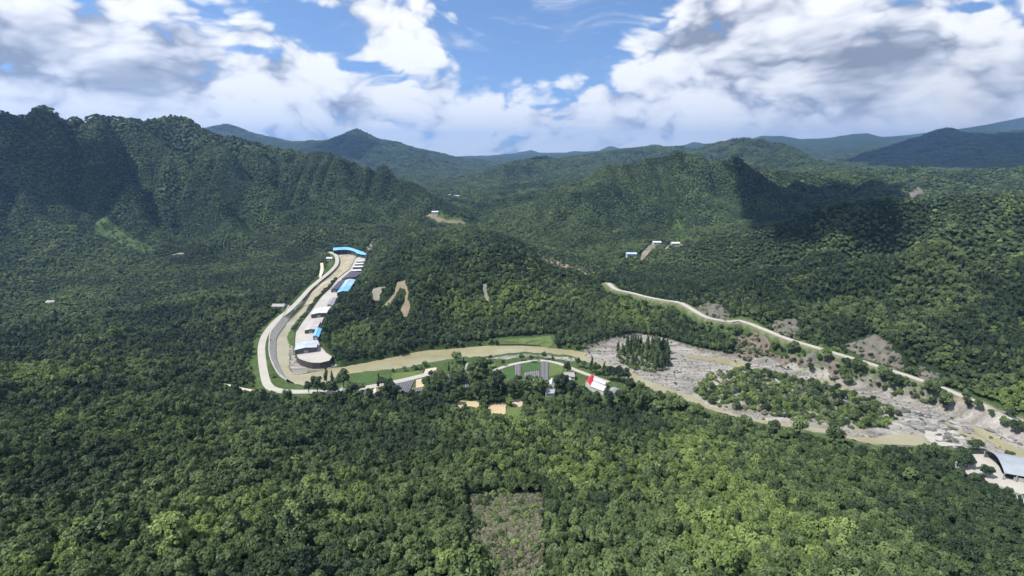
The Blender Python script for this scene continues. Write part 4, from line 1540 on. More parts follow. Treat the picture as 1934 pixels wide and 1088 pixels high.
for j in range(NL):
    l0, l1 = LEN * j / NL, LEN * (j + 1) / NL - 0.05
    V, F_ = [], []
    for s_, z_ in arc:
        for L in (l0, l1):
            q = ad * s_ + ax * L
            V.append((q[0], q[1], z_))
    for s_, z_ in arc:
        for L in (l0, l1):
            q = ad * s_ + ax * L
            V.append((q[0], q[1], z_ - .15))
    o2 = 2 * (NA + 1)
    for i in range(NA):
        F_.append((2 * i, 2 * i + 1, 2 * i + 3, 2 * i + 2))
        F_.append((o2 + 2 * i + 2, o2 + 2 * i + 3, o2 + 2 * i + 1, o2 + 2 * i))
        F_.append((2 * i + 2, o2 + 2 * i + 2, o2 + 2 * i, 2 * i))
        F_.append((2 * i + 1, o2 + 2 * i + 1, o2 + 2 * i + 3, 2 * i + 3))
    mesh_obj('roof_panel', V, F_, M['roof_silver'], vs)
for i in (0, NA):
    for j in range(0, NL + 1, 1):
        q = ad * arc[i][0] + ax * (LEN * j / NL)
        w = .2
        V = [(q[0] + a * w, q[1] + b_ * w, z_) for z_ in (-.3, arc[i][1] - .1) for a, b_ in ((-1, -1), (1, -1), (1, 1), (-1, 1))]
        mesh_obj('column', V, [(0, 1, 5, 4), (1, 2, 6, 5), (2, 3, 7, 6), (3, 0, 4, 7)], M['steel'], vs)
q0, q1 = ad * 0.3, ad * 0.3 + ax * LEN
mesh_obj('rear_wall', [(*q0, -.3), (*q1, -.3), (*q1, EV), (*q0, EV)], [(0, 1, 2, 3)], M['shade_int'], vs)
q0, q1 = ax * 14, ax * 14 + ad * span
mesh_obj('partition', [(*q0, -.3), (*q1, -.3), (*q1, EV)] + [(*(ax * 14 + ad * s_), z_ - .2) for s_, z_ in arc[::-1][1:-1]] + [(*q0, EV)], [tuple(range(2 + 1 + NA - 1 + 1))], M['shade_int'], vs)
q0, q1 = ad * (span - .5) + ax * 4, ad * (span - .5) + ax * LEN
mesh_obj('side_wall', [(*q0, -.3), (*q1, -.3), (*q1, 2.2), (*q0, 2.2)], [(0, 1, 2, 3)], M['wall_grey'], vs)
tag(vs, 'silver vaulted metal shed with open dark end beside the concrete yard', 'shed')
excl.append(np.array([a_far, a_near, a_near + ax * LEN, a_far + ax * LEN]))
# curved wall of the yard
cw = smooth_line(poly_z([(1812, 866), (1822, 861), (1840, 858), (1860, 858.5)], g), 2)
V, F_ = [], []
for i, p_ in enumerate(cw):
    V += [(p_[0], p_[1], g), (p_[0], p_[1], g + 1.7), (p_[0] + .2, p_[1] + .3, g + 1.7), (p_[0] + .2, p_[1] + .3, g)]
    if i:
        a, b_ = 4 * i - 4, 4 * i
        F_ += [(a, b_, b_ + 1, a + 1), (a + 1, b_ + 1, b_ + 2, a + 2), (a + 2, b_ + 2, b_ + 3, a + 3)]
tag(mesh_obj('yard_parapet', V, F_, M['wall_dark']), 'dark curved wall between the yard and the river rocks', 'wall')
# pale bars of a frame by the right edge
fr = empty('pergola_frame', (*hit(1922, 962), float(H(*hit(1922, 962)))))
b0 = np.array(fr.location)
for k in range(4):
    lo, hi_ = np.array([-3 + k * 2.6, -4.0, 0.8]), np.array([1.2 + k * 2.6, 3.0, 5.2])
    w = .12
    V = [tuple(q_ + np.array([a * w, 0, b_ * w])) for q_ in (lo, hi_) for a, b_ in ((-1, -1), (1, -1), (1, 1), (-1, 1))]
    mesh_obj('rafter', V, [(0, 1, 5, 4), (1, 2, 6, 5), (2, 3, 7, 6), (3, 0, 4, 7), (4, 5, 6, 7), (3, 2, 1, 0)], M['plaster'], fr)
    for q_ in (lo, hi_):
        V = [(q_[0] + a * w, q_[1] + b_ * w, z_) for z_ in (-1.5, q_[2]) for a, b_ in ((-1, -1), (1, -1), (1, 1), (-1, 1))]
        mesh_obj('post', V, [(0, 1, 5, 4), (1, 2, 6, 5), (2, 3, 7, 6), (3, 0, 4, 7), (4, 5, 6, 7)], M['steel'], fr)
tag(fr, 'open frame of pale slanting bars in the forest below the silver shed', 'frame')

# ------------------------------------------------------------------ village houses
def house(name, px, eave, rise, roof, label, wall='plaster', ridge='long', group=None, ground=FLAT_Z):
    return shed(name, px, eave, rise, roof, label, 'house', wall, ground, ridge, group, over=0.4)


house('farmhouse', [(1066, 710), (1086, 711), (1083, 703), (1064, 703)], 3.0, 1.5, 'roof_tile', 'grey tile roofed house beside the lane, left of the red-roofed one')
house('outhouse', [(1060, 717), (1078, 718.5), (1077, 713.5), (1061, 712.5)], 2.6, 1.0, 'roof_white', 'low white roofed outhouse in front of the grey tile roofed house')
house('cottage', [(1037, 728), (1046, 730), (1047, 719), (1038, 718)], 3.0, 1.8, 'roof_white', 'small pale gabled cottage between trees below the mulched plots')
house('barn', [(1030, 742), (1047, 742), (1050, 734), (1032, 735)], 3.0, 1.2, 'roof_silver', 'pale grey roofed barn among dark trees in the village')
house('lodge', [(641, 741), (653, 741), (652, 734), (641, 734.5)], 2.8, 1.2, 'roof_silver', 'pale grey roofed hut by the road near the river bend')
house('shack', [(687, 744), (702, 744), (700, 737), (688, 737)], 2.8, 1.2, 'roof_dark', 'dark roofed house near the river bend')
house('annex', [(705, 744), (716, 743), (714, 734), (706, 735)], 2.8, 1.2, 'soil_pink', 'pinkish roofed house beside the dark roofed one')
house('red_roofed_house', [(1115, 728), (1123, 713.5), (1117, 707.5), (1106, 721)], 3.6, 1.2, 'roof_red', 'red roofed wing of the courtyard house by the lane', ridge='long')
house('rear_wing', [(1120.5, 717), (1143, 726), (1146, 720.5), (1123, 712)], 3.8, 0.5, 'roof_white', 'narrow white roofed rear wing of the red-roofed courtyard house')
house('front_wing', [(1115, 729), (1140, 738), (1145.5, 730), (1120.5, 719)], 3.6, 0.5, 'roof_white', 'broad white roofed front wing of the red-roofed courtyard house')
house('store', [(1152, 738), (1166, 741), (1168, 734), (1155, 732)], 2.8, 0.8, 'roof_purple', 'small grey roofed store behind trees beside the white wings')

# round tank
tk = at_z(884, 696, FLAT_Z)
tank = empty('water_tank', (*tk, FLAT_Z))
NS = 20
V, F_ = [], []
for (r_, z_) in ((2.6, 0), (2.6, 2.6), (2.3, 3.3), (1.6, 3.9), (.7, 4.25), (0.01, 4.3)):
    for i in range(NS):
        a = 2 * math.pi * i / NS
        V.append((r_ * math.cos(a), r_ * math.sin(a), z_))
for j in range(5):
    for i in range(NS):
        k = (i + 1) % NS
        F_.append((j * NS + i, j * NS + k, (j + 1) * NS + k, (j + 1) * NS + i))
mesh_obj('shell', V, F_, M['plaster'], tank, True)
V, F_ = [], []
for (r_, z_) in ((.5, 4.2), (.5, 4.7), (.01, 4.75)):
    for i in range(12):
        a = 2 * math.pi * i / 12
        V.append((r_ * math.cos(a), r_ * math.sin(a), z_))
for j in range(2):
    for i in range(12):
        k = (i + 1) % 12
        F_.append((j * 12 + i, j * 12 + k, (j + 1) * 12 + k, (j + 1) * 12 + i))
mesh_obj('hatch', V, F_, M['steel'], tank)
tag(tank, 'round pale domed tank among the riverside trees', 'tank')
excl.append(tk + np.array([[-4, -4], [4, -4], [4, 4], [-4, 4]]))

# ------------------------------------------------------------------ fields
def plot(name, px, mat, label, z=None, off=0.2):
    P = poly_z(px, FLAT_Z)
    o = sheet(name, P, M[mat], off=off, step=2.5, jitter=0.25, closed_smooth=False)
    tag(o, label, 'field')
    excl.append(P)
    return o


def mulch_plot(name, px, n_rows, label, mat='mulch'):
    """soil plot with raised plastic-covered rows, each row its own piece"""
    P = poly_z(px, FLAT_Z)
    o = sheet(name, P, M['soil_dark'], off=0.2, step=2.5, jitter=0.2, closed_smooth=False)
    tag(o, label, 'field')
    rng = random.Random(len(label))
    oc = np.array(o.location)
    for i in range(n_rows):
        t0, t1 = (i + 0.10 + 0.06 * rng.random()) / n_rows, (i + 0.86 - 0.1 * rng.random()) / n_rows
        A0, A1 = P[0] + (P[1] - P[0]) * t0, P[0] + (P[1] - P[0]) * t1
        B0, B1 = P[3] + (P[2] - P[3]) * t0, P[3] + (P[2] - P[3]) * t1
        V, F_ = [], []
        K = 4
        for k in range(K + 1):
            s_ = 0.02 + 0.96 * k / K
            a, b_ = A0 + (B0 - A0) * s_, A1 + (B1 - A1) * s_
            zz = float(H(*a)) + 0.22
            for q_, h_ in ((a, 0), (a * .8 + b_ * .2, .45), (a * .2 + b_ * .8, .45), (b_, 0)):
                V.append((q_[0] - oc[0], q_[1] - oc[1], zz + h_ - oc[2]))
            if k:
                for m_ in range(3):
                    F_.append((4 * k - 4 + m_, 4 * k - 3 + m_, 4 * k + 1 + m_, 4 * k + m_))
        mesh_obj('plastic_row', V, F_, M[mat], o)
    excl.append(P)
    return o


mulch_plot('mulched_field', [(974, 724), (983, 725), (984, 688), (972, 690)], 4, 'narrow strip of grey plastic rows beside the dark green plot')
mulch_plot('mulched_field', [(991, 725), (1020, 725), (1019, 700), (990, 704)], 8, 'grey plastic rows in front of the small green plot')
mulch_plot('mulched_field', [(1021, 722), (1036, 720), (1036, 682.5), (1021, 683)], 6, 'tall block of purple-grey plastic rows reaching the lane')
mulch_plot('mulched_field', [(746, 741), (771, 743), (784, 720), (748, 727)], 9, 'purple-grey plastic rows below the lane, beside the tan plot')
mulch_plot('mulched_field', [(771, 743.5), (800, 738), (799, 733), (778, 734)], 5, 'short grey plastic rows below the tan plot')
mulch_plot('mulched_field', [(843, 725), (854, 725), (854, 708), (843, 709)], 4, 'small patch of grey plastic rows between trees')
mulch_plot('mulched_field', [(878, 738), (886, 738), (885, 702), (879, 702)], 3, 'thin strip of grey plastic rows in front of the round tank')
plot('tan_plot', [(785, 733), (800, 731), (801, 717), (786, 720)], 'soil', 'tan bare plot beside the purple-grey plastic rows')
plot('bare_plot', [(801, 709), (824, 702), (824, 695), (803, 698)], 'soil_pink', 'pinkish bare plot between lane and river')
plot('crop_field', [(737, 723), (800, 710), (798, 699), (740, 706)], 'grass', 'bright green crop field between lane and muddy river')
plot('crop_field', [(664, 724), (735, 724), (738, 707), (668, 713)], 'crop', 'darker green crop field near the river bend')
plot('crop_field', [(889, 697), (936, 692), (934, 684), (890, 687)], 'grass', 'small green field by the gravel shoal')
plot('crop_field', [(948, 720), (972, 722), (970, 690), (950, 697)], 'crop', 'dark green plot left of the plastic rows')
plot('crop_field', [(986, 702), (1020, 699), (1020, 684), (987, 686)], 'crop', 'small green plot between the plastic rows and the lane')
plot('crop_field', [(1037, 712), (1062, 706), (1064, 694), (1037, 685)], 'grass', 'light green plot inside the bend of the lane')
plot('meadow_strip', [(935, 647), (1004, 649), (1043, 648), (1039, 634), (1010, 638), (960, 641)], 'grass', 'bright green meadow on the far river bank')
V, F_ = [], []
wl = densify(np.array([at_z(u, v, 0.4) for u, v in [(938, 652.6), (965, 652.4), (985, 652.2), (1022, 654.5)]]), 6, False)
for i, p_ in enumerate(wl):
    V += [(p_[0], p_[1], -.8), (p_[0], p_[1], 1.5), (p_[0], p_[1] + .8, 1.5), (p_[0], p_[1] + .8, -.8)]
    if i:
        a, b_ = 4 * i - 4, 4 * i
        F_ += [(a, b_, b_ + 1, a + 1), (a + 1, b_ + 1, b_ + 2, a + 2), (a + 2, b_ + 2, b_ + 3, a + 3)]
tag(mesh_obj('river_wall', V, F_, M['wall_dark']), 'low dark wall along the far bank below the green meadow', 'wall')


sparse = []
excl_front = []


def hill_plot(name, px, mat, label, cat, off=0.35, jitter=0.5, step=2.5, relief=0.0, smooth=True):
    P = px_poly(px)
    if name in ('scree_slope', 'rock_cut', 'landslip', 'bare_ridge'):
        P = densify(P, 2.0)
        P = P + np.c_[fbm(P[:, 0] / 7, P[:, 1] / 7, 4, 161), fbm(P[:, 0] / 7, P[:, 1] / 7, 4, 171)] * (3.4 if name != 'landslip' else 1.6)
        smooth = False
    o = sheet(name, P, M[mat], off=off, step=step, jitter=jitter, relief=relief, closed_smooth=smooth)
    if name in ('scree_slope', 'rock_cut', 'bare_ridge'):
        sparse.append(P)
    tag(o, label, cat)
    excl.append(P)
    c_ = P.mean(0)
    excl_front.append(P - c_ / np.linalg.norm(c_) * (3.0 if c_[1] < 200 else (10.0 if c_[1] < 450 else 16.0)) if name != 'clearing' else P)
    return o


hill_plot('harvested_plot', [(866, 771), (884, 768), (902, 771), (903, 760), (868, 758)], 'soil', 'tan bare plot at the foot of the near forest', 'field')
hill_plot('harvested_plot', [(924, 780), (953, 783), (956, 762), (926, 762)], 'soil', 'larger tan bare plot next to a small green plot', 'field')
hill_plot('garden_plot', [(956, 788), (976, 788), (983, 770), (960, 772)], 'grass', 'small green plot right of the tan bare plot', 'field')
hill_plot('harvested_plot', [(970, 769), (985, 768), (986, 756), (970, 757)], 'soil_pink', 'small brown plot behind the small green plot', 'field')
hill_plot('clearing', [(888, 938), (925, 934), (960, 936), (1022, 934), (1023, 1000), (1026, 1060), (1030, 1110), (905, 1110), (893, 1050), (890, 1000)], 'dry', 'rectangular dry grey-brown clearing in the near forest', 'clearing', 0.10, 0.6, 2.0, 0.1, False)
# landslips and rock cuts
hill_plot('landslip', [(752, 533), (765, 530), (771, 545), (770, 566), (776, 580), (770, 598), (762, 601), (758, 585), (765, 568), (766, 548), (757, 543), (748, 560), (738, 575), (718, 583), (732, 570), (745, 556)], 'scar', 'forked tan landslip scar on the wooded loop hill', 'landslip', 0.5, 0.6)
hill_plot('landslip', [(703, 548), (722, 543), (727, 544), (718, 558), (716, 568), (704, 567)], 'scar_grey', 'small square tan scar left of the forked landslip', 'landslip', 0.5, 0.6)
hill_plot('landslip', [(912, 537), (919, 536), (920, 552), (925, 565), (922, 571), (915, 563)], 'scar_grey', 'thin grey vertical scar on the wooded loop hill', 'landslip', 0.5, 0.5)
hill_plot('bare_ridge', [(1006, 478), (1030, 484), (1060, 495), (1085, 505), (1120, 510), (1124, 517), (1105, 521), (1080, 513), (1050, 505), (1025, 494), (1008, 485)], 'tan_bank', 'long tan bare bank along the crest beside the side valley', 'bare bank', 0.5, 1.0)
hill_plot('scree_slope', [(1398, 624), (1425, 628), (1445, 640), (1452, 664), (1458, 684), (1425, 682), (1385, 674), (1390, 645)], 'scree', 'big brown scree slope below the hillside road', 'scree', 0.5, 1.0)
hill_plot('scree_slope', [(1466, 672), (1500, 670), (1520, 682), (1508, 696), (1468, 692)], 'scree', 'purple-grey scree right of the big brown scree', 'scree', 0.5, 1.0)
hill_plot('scree_slope', [(1520, 668), (1542, 672), (1534, 690), (1512, 698), (1515, 685)], 'rockcut', 'pale grey rubble fan between the scree slopes', 'scree', 0.5, 1.0)
hill_plot('scree_slope', [(1560, 680), (1578, 680), (1584, 700), (1588, 726), (1564, 722), (1558, 700)], 'scree', 'narrow reddish scree chute under the hillside road', 'scree', 0.5, 0.8)
hill_plot('rock_cut', [(1456, 616), (1470, 607), (1500, 604), (1504, 622), (1498, 641), (1474, 632)], 'rockcut', 'grey rock face above the hillside road, before its bend', 'rock face', 0.1, 1.2, 1.5, 3.0)
hill_plot('rock_cut', [(1316, 580), (1340, 573), (1368, 578), (1376, 594), (1370, 606), (1344, 600), (1324, 592)], 'rockcut', 'grey rock face above the far end of the hillside road', 'rock face', 0.1, 1.2, 1.5, 3.0)
hill_plot('rock_cut', [(1592, 658), (1612, 645), (1650, 632), (1680, 650), (1708, 690), (1690, 700), (1660, 690), (1620, 672)], 'rockcut', 'large brown-grey rock face above the middle of the hillside road', 'rock face', 0.1, 1.2, 1.5, 3.2)
hill_plot('rock_cut', [(1720, 700), (1735, 692), (1770, 705), (1780, 726), (1760, 728)], 'rockcut', 'small pale rock face at the right end of the open road', 'rock face', 0.1, 1.0, 1.5, 2.6)
hill_plot('rock_cut', [(686, 478), (694, 466), (703, 454), (708, 452), (704, 464), (696, 478)], 'scar_grey', 'pale cutting in the slope beside the curved blue shed', 'rock face', 0.8, 0.6)
hill_plot('quarry', [(1716, 372), (1728, 356), (1744, 362), (1740, 370), (1722, 378)], 'rockcut', 'pale rock scar on the shaded ridge', 'quarry', 1.5, 2.0, 6.0)
hill_plot('stream_bed', [(1208, 492), (1220, 470), (1234, 458), (1240, 460), (1228, 474), (1212, 494)], 'scar_grey', 'pale stony stream bed in the side valley', 'stream bed', 0.6, 1.0, 3.0)
hill_plot('valley_track', [(1256, 470), (1266, 462), (1290, 462), (1286, 465), (1268, 465), (1258, 472)], 'scar_grey', 'pale track in the side valley below the green fan', 'track', 0.6, 0.6, 3.0)
hill_plot('slope_road', [(300, 488), (318, 483), (344, 478), (345, 481), (322, 484), (302, 489.5)], 'scar_grey', 'short pale road stretch on the left mountainside', 'road', 0.6, 0.4, 3.0)
hill_plot('village_terrace', [(806, 408), (818, 404), (834, 412), (880, 420), (878, 424), (832, 420)], 'scar', 'pale farmed terraces in the valley behind the loop hill', 'terrace', 0.6, 1.5, 5.0)


def far_house(px, w, d, h, roof, label):
    q = hit(*px)
    z0 = float(H(*q))
    root = empty('farm_building', (*q, z0))
    V = [(-w / 2, -d / 2, -2), (w / 2, -d / 2, -2), (w / 2, d / 2, -2), (-w / 2, d / 2, -2), (-w / 2, -d / 2, h), (w / 2, -d / 2, h), (w / 2, d / 2, h), (-w / 2, d / 2, h)]
    mesh_obj('wall', V, [(0, 1, 5, 4), (1, 2, 6, 5), (2, 3, 7, 6), (3, 0, 4, 7)], M['plaster'], root)
    V = [(-w / 2 - .5, -d / 2 - .6, h + .02), (w / 2 + .5, -d / 2 - .6, h + .02), (w / 2 + .5, 0, h + 1.8), (-w / 2 - .5, 0, h + 1.8), (w / 2 + .5, d / 2 + .6, h + .02), (-w / 2 - .5, d / 2 + .6, h + .02)]
    mesh_obj('roof', V, [(0, 1, 2, 3), (3, 2, 4, 5), (1, 4, 2), (0, 3, 5)], M[roof], root)
    for k in (-.25, .25):
        mesh_obj('window', [(k * w - .7, -d / 2 - .03, 1), (k * w + .7, -d / 2 - .03, 1), (k * w + .7, -d / 2 - .03, 2.4), (k * w - .7, -d / 2 - .03, 2.4)], [(0, 1, 2, 3)], M['shade_int'], root)
    tag(root, label, 'house')
    excl.append(q + np.array([[-w, -d], [w, -d], [w, d], [-w, d]]))


far_house((1192, 484), 14, 8, 4, 'roof_pale_blue', 'tiny pale blue roofed house at the mouth of the side valley')
far_house((1240, 462), 12, 8, 4, 'roof_white', 'tiny white building at the head of the side valley')
far_house((1275, 464), 12, 7, 4, 'roof_white', 'tiny white house below the green fan slope')
far_house((822, 404), 12, 8, 4, 'roof_white', 'tiny white house above the pale farmed terraces')
far_house((852, 371), 14, 9, 4, 'roof_white', 'tiny white hamlet house far up the middle valley')
far_house((862, 372.5), 16, 9, 4, 'roof_pale_blue', 'tiny bluish hamlet roof far up the middle valley')
far_house((98, 575), 8, 5, 3.0, 'roof_tile', 'pale farm roof in a gap of the left forest')
far_house((623, 492), 8, 6, 3.5, 'roof_white', 'white hut among trees beside the upper river road')
far_house((528, 582), 12, 8, 3, 'roof_tile', 'grey roofed hut in the trees above the left road')

# ------------------------------------------------------------------ boulders along the rapids
rng = np.random.default_rng(7)


def rock_mesh(name, seed, detail=2):
    import bmesh
    bm = bmesh.new()
    bmesh.ops.create_icosphere(bm, subdivisions=detail, radius=1.0)
    r = np.random.default_rng(seed)
    dirs = r.normal(size=(9, 3))
    dirs /= np.linalg.norm(dirs, axis=1)[:, None]
    cut = r.uniform(0.55, 0.95, 9)
    for v in bm.verts:
        p_ = np.array(v.co)
        for d_, c_ in zip(dirs, cut):            # plane cuts give broken faces
            s_ = p_ @ d_ - c_
            if s_ > 0:
                p_ = p_ - d_ * s_
        v.co = Vector(p_ * (1 + 0.06 * r.normal()))
    me = bpy.data.meshes.new(name)
    bm.to_mesh(me)
    bm.free()
    me.materials.append(M['boulder'])
    return me


rocks = [rock_mesh('boulder', 40 + i) for i in range(5)]
ROCK_PX = [[(1690, 775), (1740, 772), (1790, 790), (1840, 812), (1860, 840), (1830, 850), (1790, 830), (1740, 815), (1700, 800)],
           [(1830, 786), (1880, 802), (1934, 832), (1934, 845), (1880, 820), (1840, 802)],
           [(1420, 686), (1500, 694), (1580, 720), (1560, 726), (1480, 706), (1424, 694)]]
nb = 0
pools = [poly_z(q, .5) for q in (POOL_PX, POOL2_PX, CHANNEL_PX, STREAM_PX)]
for P_, count, smax, where in ((ROCK_PX[0], 180, 2.9, 'grey rock slab among the white rapids'), (ROCK_PX[1], 55, 2.0, 'grey boulder on the bank of the right river channel'),
                               (ROCK_PX[2], 45, 1.6, 'grey boulder on the gravel under the scree slopes')):
    Q = poly_z(P_, .5)
    lo, hi = Q.min(0), Q.max(0)
    k = 0
    while k < count:
        p_ = lo + (hi - lo) * rng.random(2)
        a = np.array([p_[0]]), np.array([p_[1]])
        if not inside(*a, Q)[0] or (any(inside(*a, w_)[0] for w_ in pools) and rng.random() < .85):
            continue
        k += 1
        s_ = smax * (0.25 + 0.75 * rng.random() ** 2.2)
        o = bpy.data.objects.new('boulder', rocks[nb % 5])
        C.objects.link(o)
        o.location = (p_[0], p_[1], 0.45 + 0.12 * s_)
        o.scale = (s_ * (1.2 + .8 * rng.random()), s_ * (0.6 + .3 * rng.random()), s_ * (0.45 + .35 * rng.random()))
        o.rotation_euler = (rng.normal() * .2, rng.normal() * .2, math.radians(-32) + rng.normal() * .35)
        bulk = 'small ' if s_ < smax * .34 else ('large ' if s_ > smax * .62 else 'middling ')
        q_ = (p_[0] - lo[0]) / (hi[0] - lo[0])
        lab = bulk + where + (', upstream end' if q_ < .3 else ', downstream end' if q_ > .7 else ', middle stretch')
        tag(o, lab, 'boulder', 'boulders: ' + lab)
        nb += 1

# ------------------------------------------------------------------ trees: crown meshes
def unit(v):
    return v / (np.linalg.norm(v, axis=-1, keepdims=True) + 1e-9)


ICO_V = None


def ico():
    t = (1 + 5 ** .5) / 2
    V = unit(np.array([(-1, t, 0), (1, t, 0), (-1, -t, 0), (1, -t, 0), (0, -1, t), (0, 1, t), (0, -1, -t), (0, 1, -t), (t, 0, -1), (t, 0, 1), (-t, 0, -1), (-t, 0, 1)], float))
    F_ = [(0, 11, 5), (0, 5, 1), (0, 1, 7), (0, 7, 10), (0, 10, 11), (1, 5, 9), (5, 11, 4), (11, 10, 2), (10, 7, 6), (7, 1, 8), (3, 9, 4), (3, 4, 2), (3, 2, 6), (3, 6, 8), (3, 8, 9), (4, 9, 5), (2, 4, 11), (6, 2, 10), (8, 6, 7), (9, 8, 1)]
    return V, F_


def crown_data(seed, blobs, n_leaf, size, spread=0.40):
    """leaf-spray quads over the union of blobs (list of (cx,cy,cz,rx,rz)) + dark cores that paint the shade inside the crown"""
    r = np.random.default_rng(seed)
    B = np.array(blobs, float)
    area = B[:, 3] * B[:, 4]
    which = r.choice(len(B), n_leaf * 3, p=area / area.sum())
    d = unit(r.normal(size=(n_leaf * 3, 3)))
    d[:, 2] = np.where(d[:, 2] < -0.35, -d[:, 2], d[:, 2])
    b = B[which]
    rad = 0.82 + 0.26 * r.random(n_leaf * 3)
    p_ = b[:, :3] + np.c_[d[:, 0] * b[:, 3], d[:, 1] * b[:, 3], d[:, 2] * b[:, 4]] * rad[:, None]
    ok = np.ones(len(p_), bool)
    for i, q in enumerate(B):
        e_ = ((p_[:, 0] - q[0]) / q[3]) ** 2 + ((p_[:, 1] - q[1]) / q[3]) ** 2 + ((p_[:, 2] - q[2]) / q[4]) ** 2
        ok &= (which == i) | (e_ > 0.62)
    p_, d = p_[ok][:n_leaf], d[ok][:n_leaf]
    m_ = len(p_)
    nrm = unit(d * np.array([1, 1, 1.0]) + r.normal(size=(m_, 3)) * spread + np.array([0, 0, 0.25]))
    t1 = unit(np.cross(nrm, r.normal(size=(m_, 3))))
    t2 = np.cross(nrm, t1)
    s1 = size * (0.6 + 0.8 * r.random(m_))[:, None] * 0.5
    s2 = size * (0.5 + 0.6 * r.random(m_))[:, None] * 0.5
    fold = nrm * (size * 0.12)
    V = np.stack([p_ - t1 * s1 - fold, p_ - t2 * s2, p_ + t1 * s1 - fold, p_ + t2 * s2], 1).reshape(-1, 3)
    Fq = [tuple(range(4 * i, 4 * i + 4)) for i in range(m_)]
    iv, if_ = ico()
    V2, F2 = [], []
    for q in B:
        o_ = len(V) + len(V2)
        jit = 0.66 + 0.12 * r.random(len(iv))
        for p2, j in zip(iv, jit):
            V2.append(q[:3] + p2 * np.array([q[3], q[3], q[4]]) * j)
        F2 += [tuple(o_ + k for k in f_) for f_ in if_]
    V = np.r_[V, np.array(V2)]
    return V, Fq, F2


def crown_mesh(name, mat, data):
    V, Fq, F2 = data
    me = bpy.data.meshes.new(name)
    me.from_pydata(V.tolist(), [], Fq + F2)
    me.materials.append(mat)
    me.materials.append(M['inner_shade'])
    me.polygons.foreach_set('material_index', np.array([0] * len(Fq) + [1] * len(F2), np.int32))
    me.update()
    return me


def trunk_data(h, r0, r1, seed, limbs=3):
    rr = random.Random(seed)
    V, F_ = [], []

    def limb(a, b, ra, rb):
        a, b = np.array(a, float), np.array(b, float)
        d_ = unit(b - a)
        u_ = unit(np.cross(d_, np.array([.3, .9, .1])))
        w_ = np.cross(d_, u_)
        k = len(V)
        for q, rad in ((a, ra), (b, rb)):
            for i in range(6):
                an = math.pi * i / 3
                V.append(tuple(q + (u_ * math.cos(an) + w_ * math.sin(an)) * rad))
        for i in range(6):
            j = (i + 1) % 6
            F_.append((k + i, k + j, k + 6 + j, k + 6 + i))
    limb((0, 0, -1.0), (0.1, 0.05, h * .55), r0, (r0 + r1) / 2)
    limb((0.1, 0.05, h * .55), (0.15, -0.05, h), (r0 + r1) / 2, r1)
    for i in range(limbs):
        an = rr.random() * 6.28
        z0 = h * (0.4 + .35 * rr.random())
        limb((0.08, 0.03, z0), (math.cos(an) * h * .28, math.sin(an) * h * .28, z0 + h * .22), r1 * 1.3, r1 * .5)
    return V, F_


def trunk_mesh(name, h, r0, r1, seed, limbs=3):
    V, F_ = trunk_data(h, r0, r1, seed, limbs)
    me = bpy.data.meshes.new(name)
    me.from_pydata(V, [], F_)
    me.materials.append(M['bark'])
    me.update()
    return me


def merged(name, crown_me, trunk_me):
    """crown and trunk as one mesh, for the forest mass"""
    me = bpy.data.meshes.new(name)
    V = [tuple(v.co) for v in crown_me.vertices] + [tuple(v.co) for v in trunk_me.vertices]
    k = len(crown_me.vertices)
    F_ = [tuple(p_.vertices) for p_ in crown_me.polygons] + [tuple(k + i for i in p_.vertices) for p_ in trunk_me.polygons]
    me.from_pydata(V, [], F_)
    for x in list(crown_me.materials) + [M['bark']]:
        me.materials.append(x)
    mi = [p_.material_index for p_ in crown_me.polygons] + [2] * len(trunk_me.polygons)
    me.polygons.foreach_set('material_index', np.array(mi, np.int32))
    me.update()
    return me


def round_blobs(seed, R, Hc, z0, n):
    r = np.random.default_rng(seed)
    B = [(0, 0, z0 + Hc * .5, R * .62, Hc * .42)]
    for i in range(n):
        a = 2 * math.pi * (i / n) + r.normal() * .35
        rad = R * (0.35 + 0.35 * r.random())
        z = z0 + Hc * (0.28 + 0.5 * r.random())
        s = R * (0.30 + 0.22 * r.random())
        B.append((math.cos(a) * rad, math.sin(a) * rad, z, s, s * (0.75 + .3 * r.random())))
    B.append((R * .15 * r.normal(), R * .15 * r.normal(), z0 + Hc * .82, R * .42, R * .36))
    return B


def tall_blobs(seed, R, Hc, z0, n):
    r = np.random.default_rng(seed)
    B = []
    for i in range(n):
        t = (i + .5) / n
        w = R * (0.55 + 0.75 * math.sin(math.pi * min(1, t * 1.05 + .05)) ** .8) * (1 - .45 * t)
        B.append((r.normal() * R * .18, r.normal() * R * .18, z0 + Hc * t, w, Hc / n * .85))
    return B


def cone_blobs(seed, R, Hc, z0, n):
    r = np.random.default_rng(seed)
    return [(r.normal() * R * .1, r.normal() * R * .1, z0 + Hc * (i + .4) / n, R * (1 - .8 * i / n) * (0.85 + .3 * r.random()), Hc / n * .7) for i in range(n)]


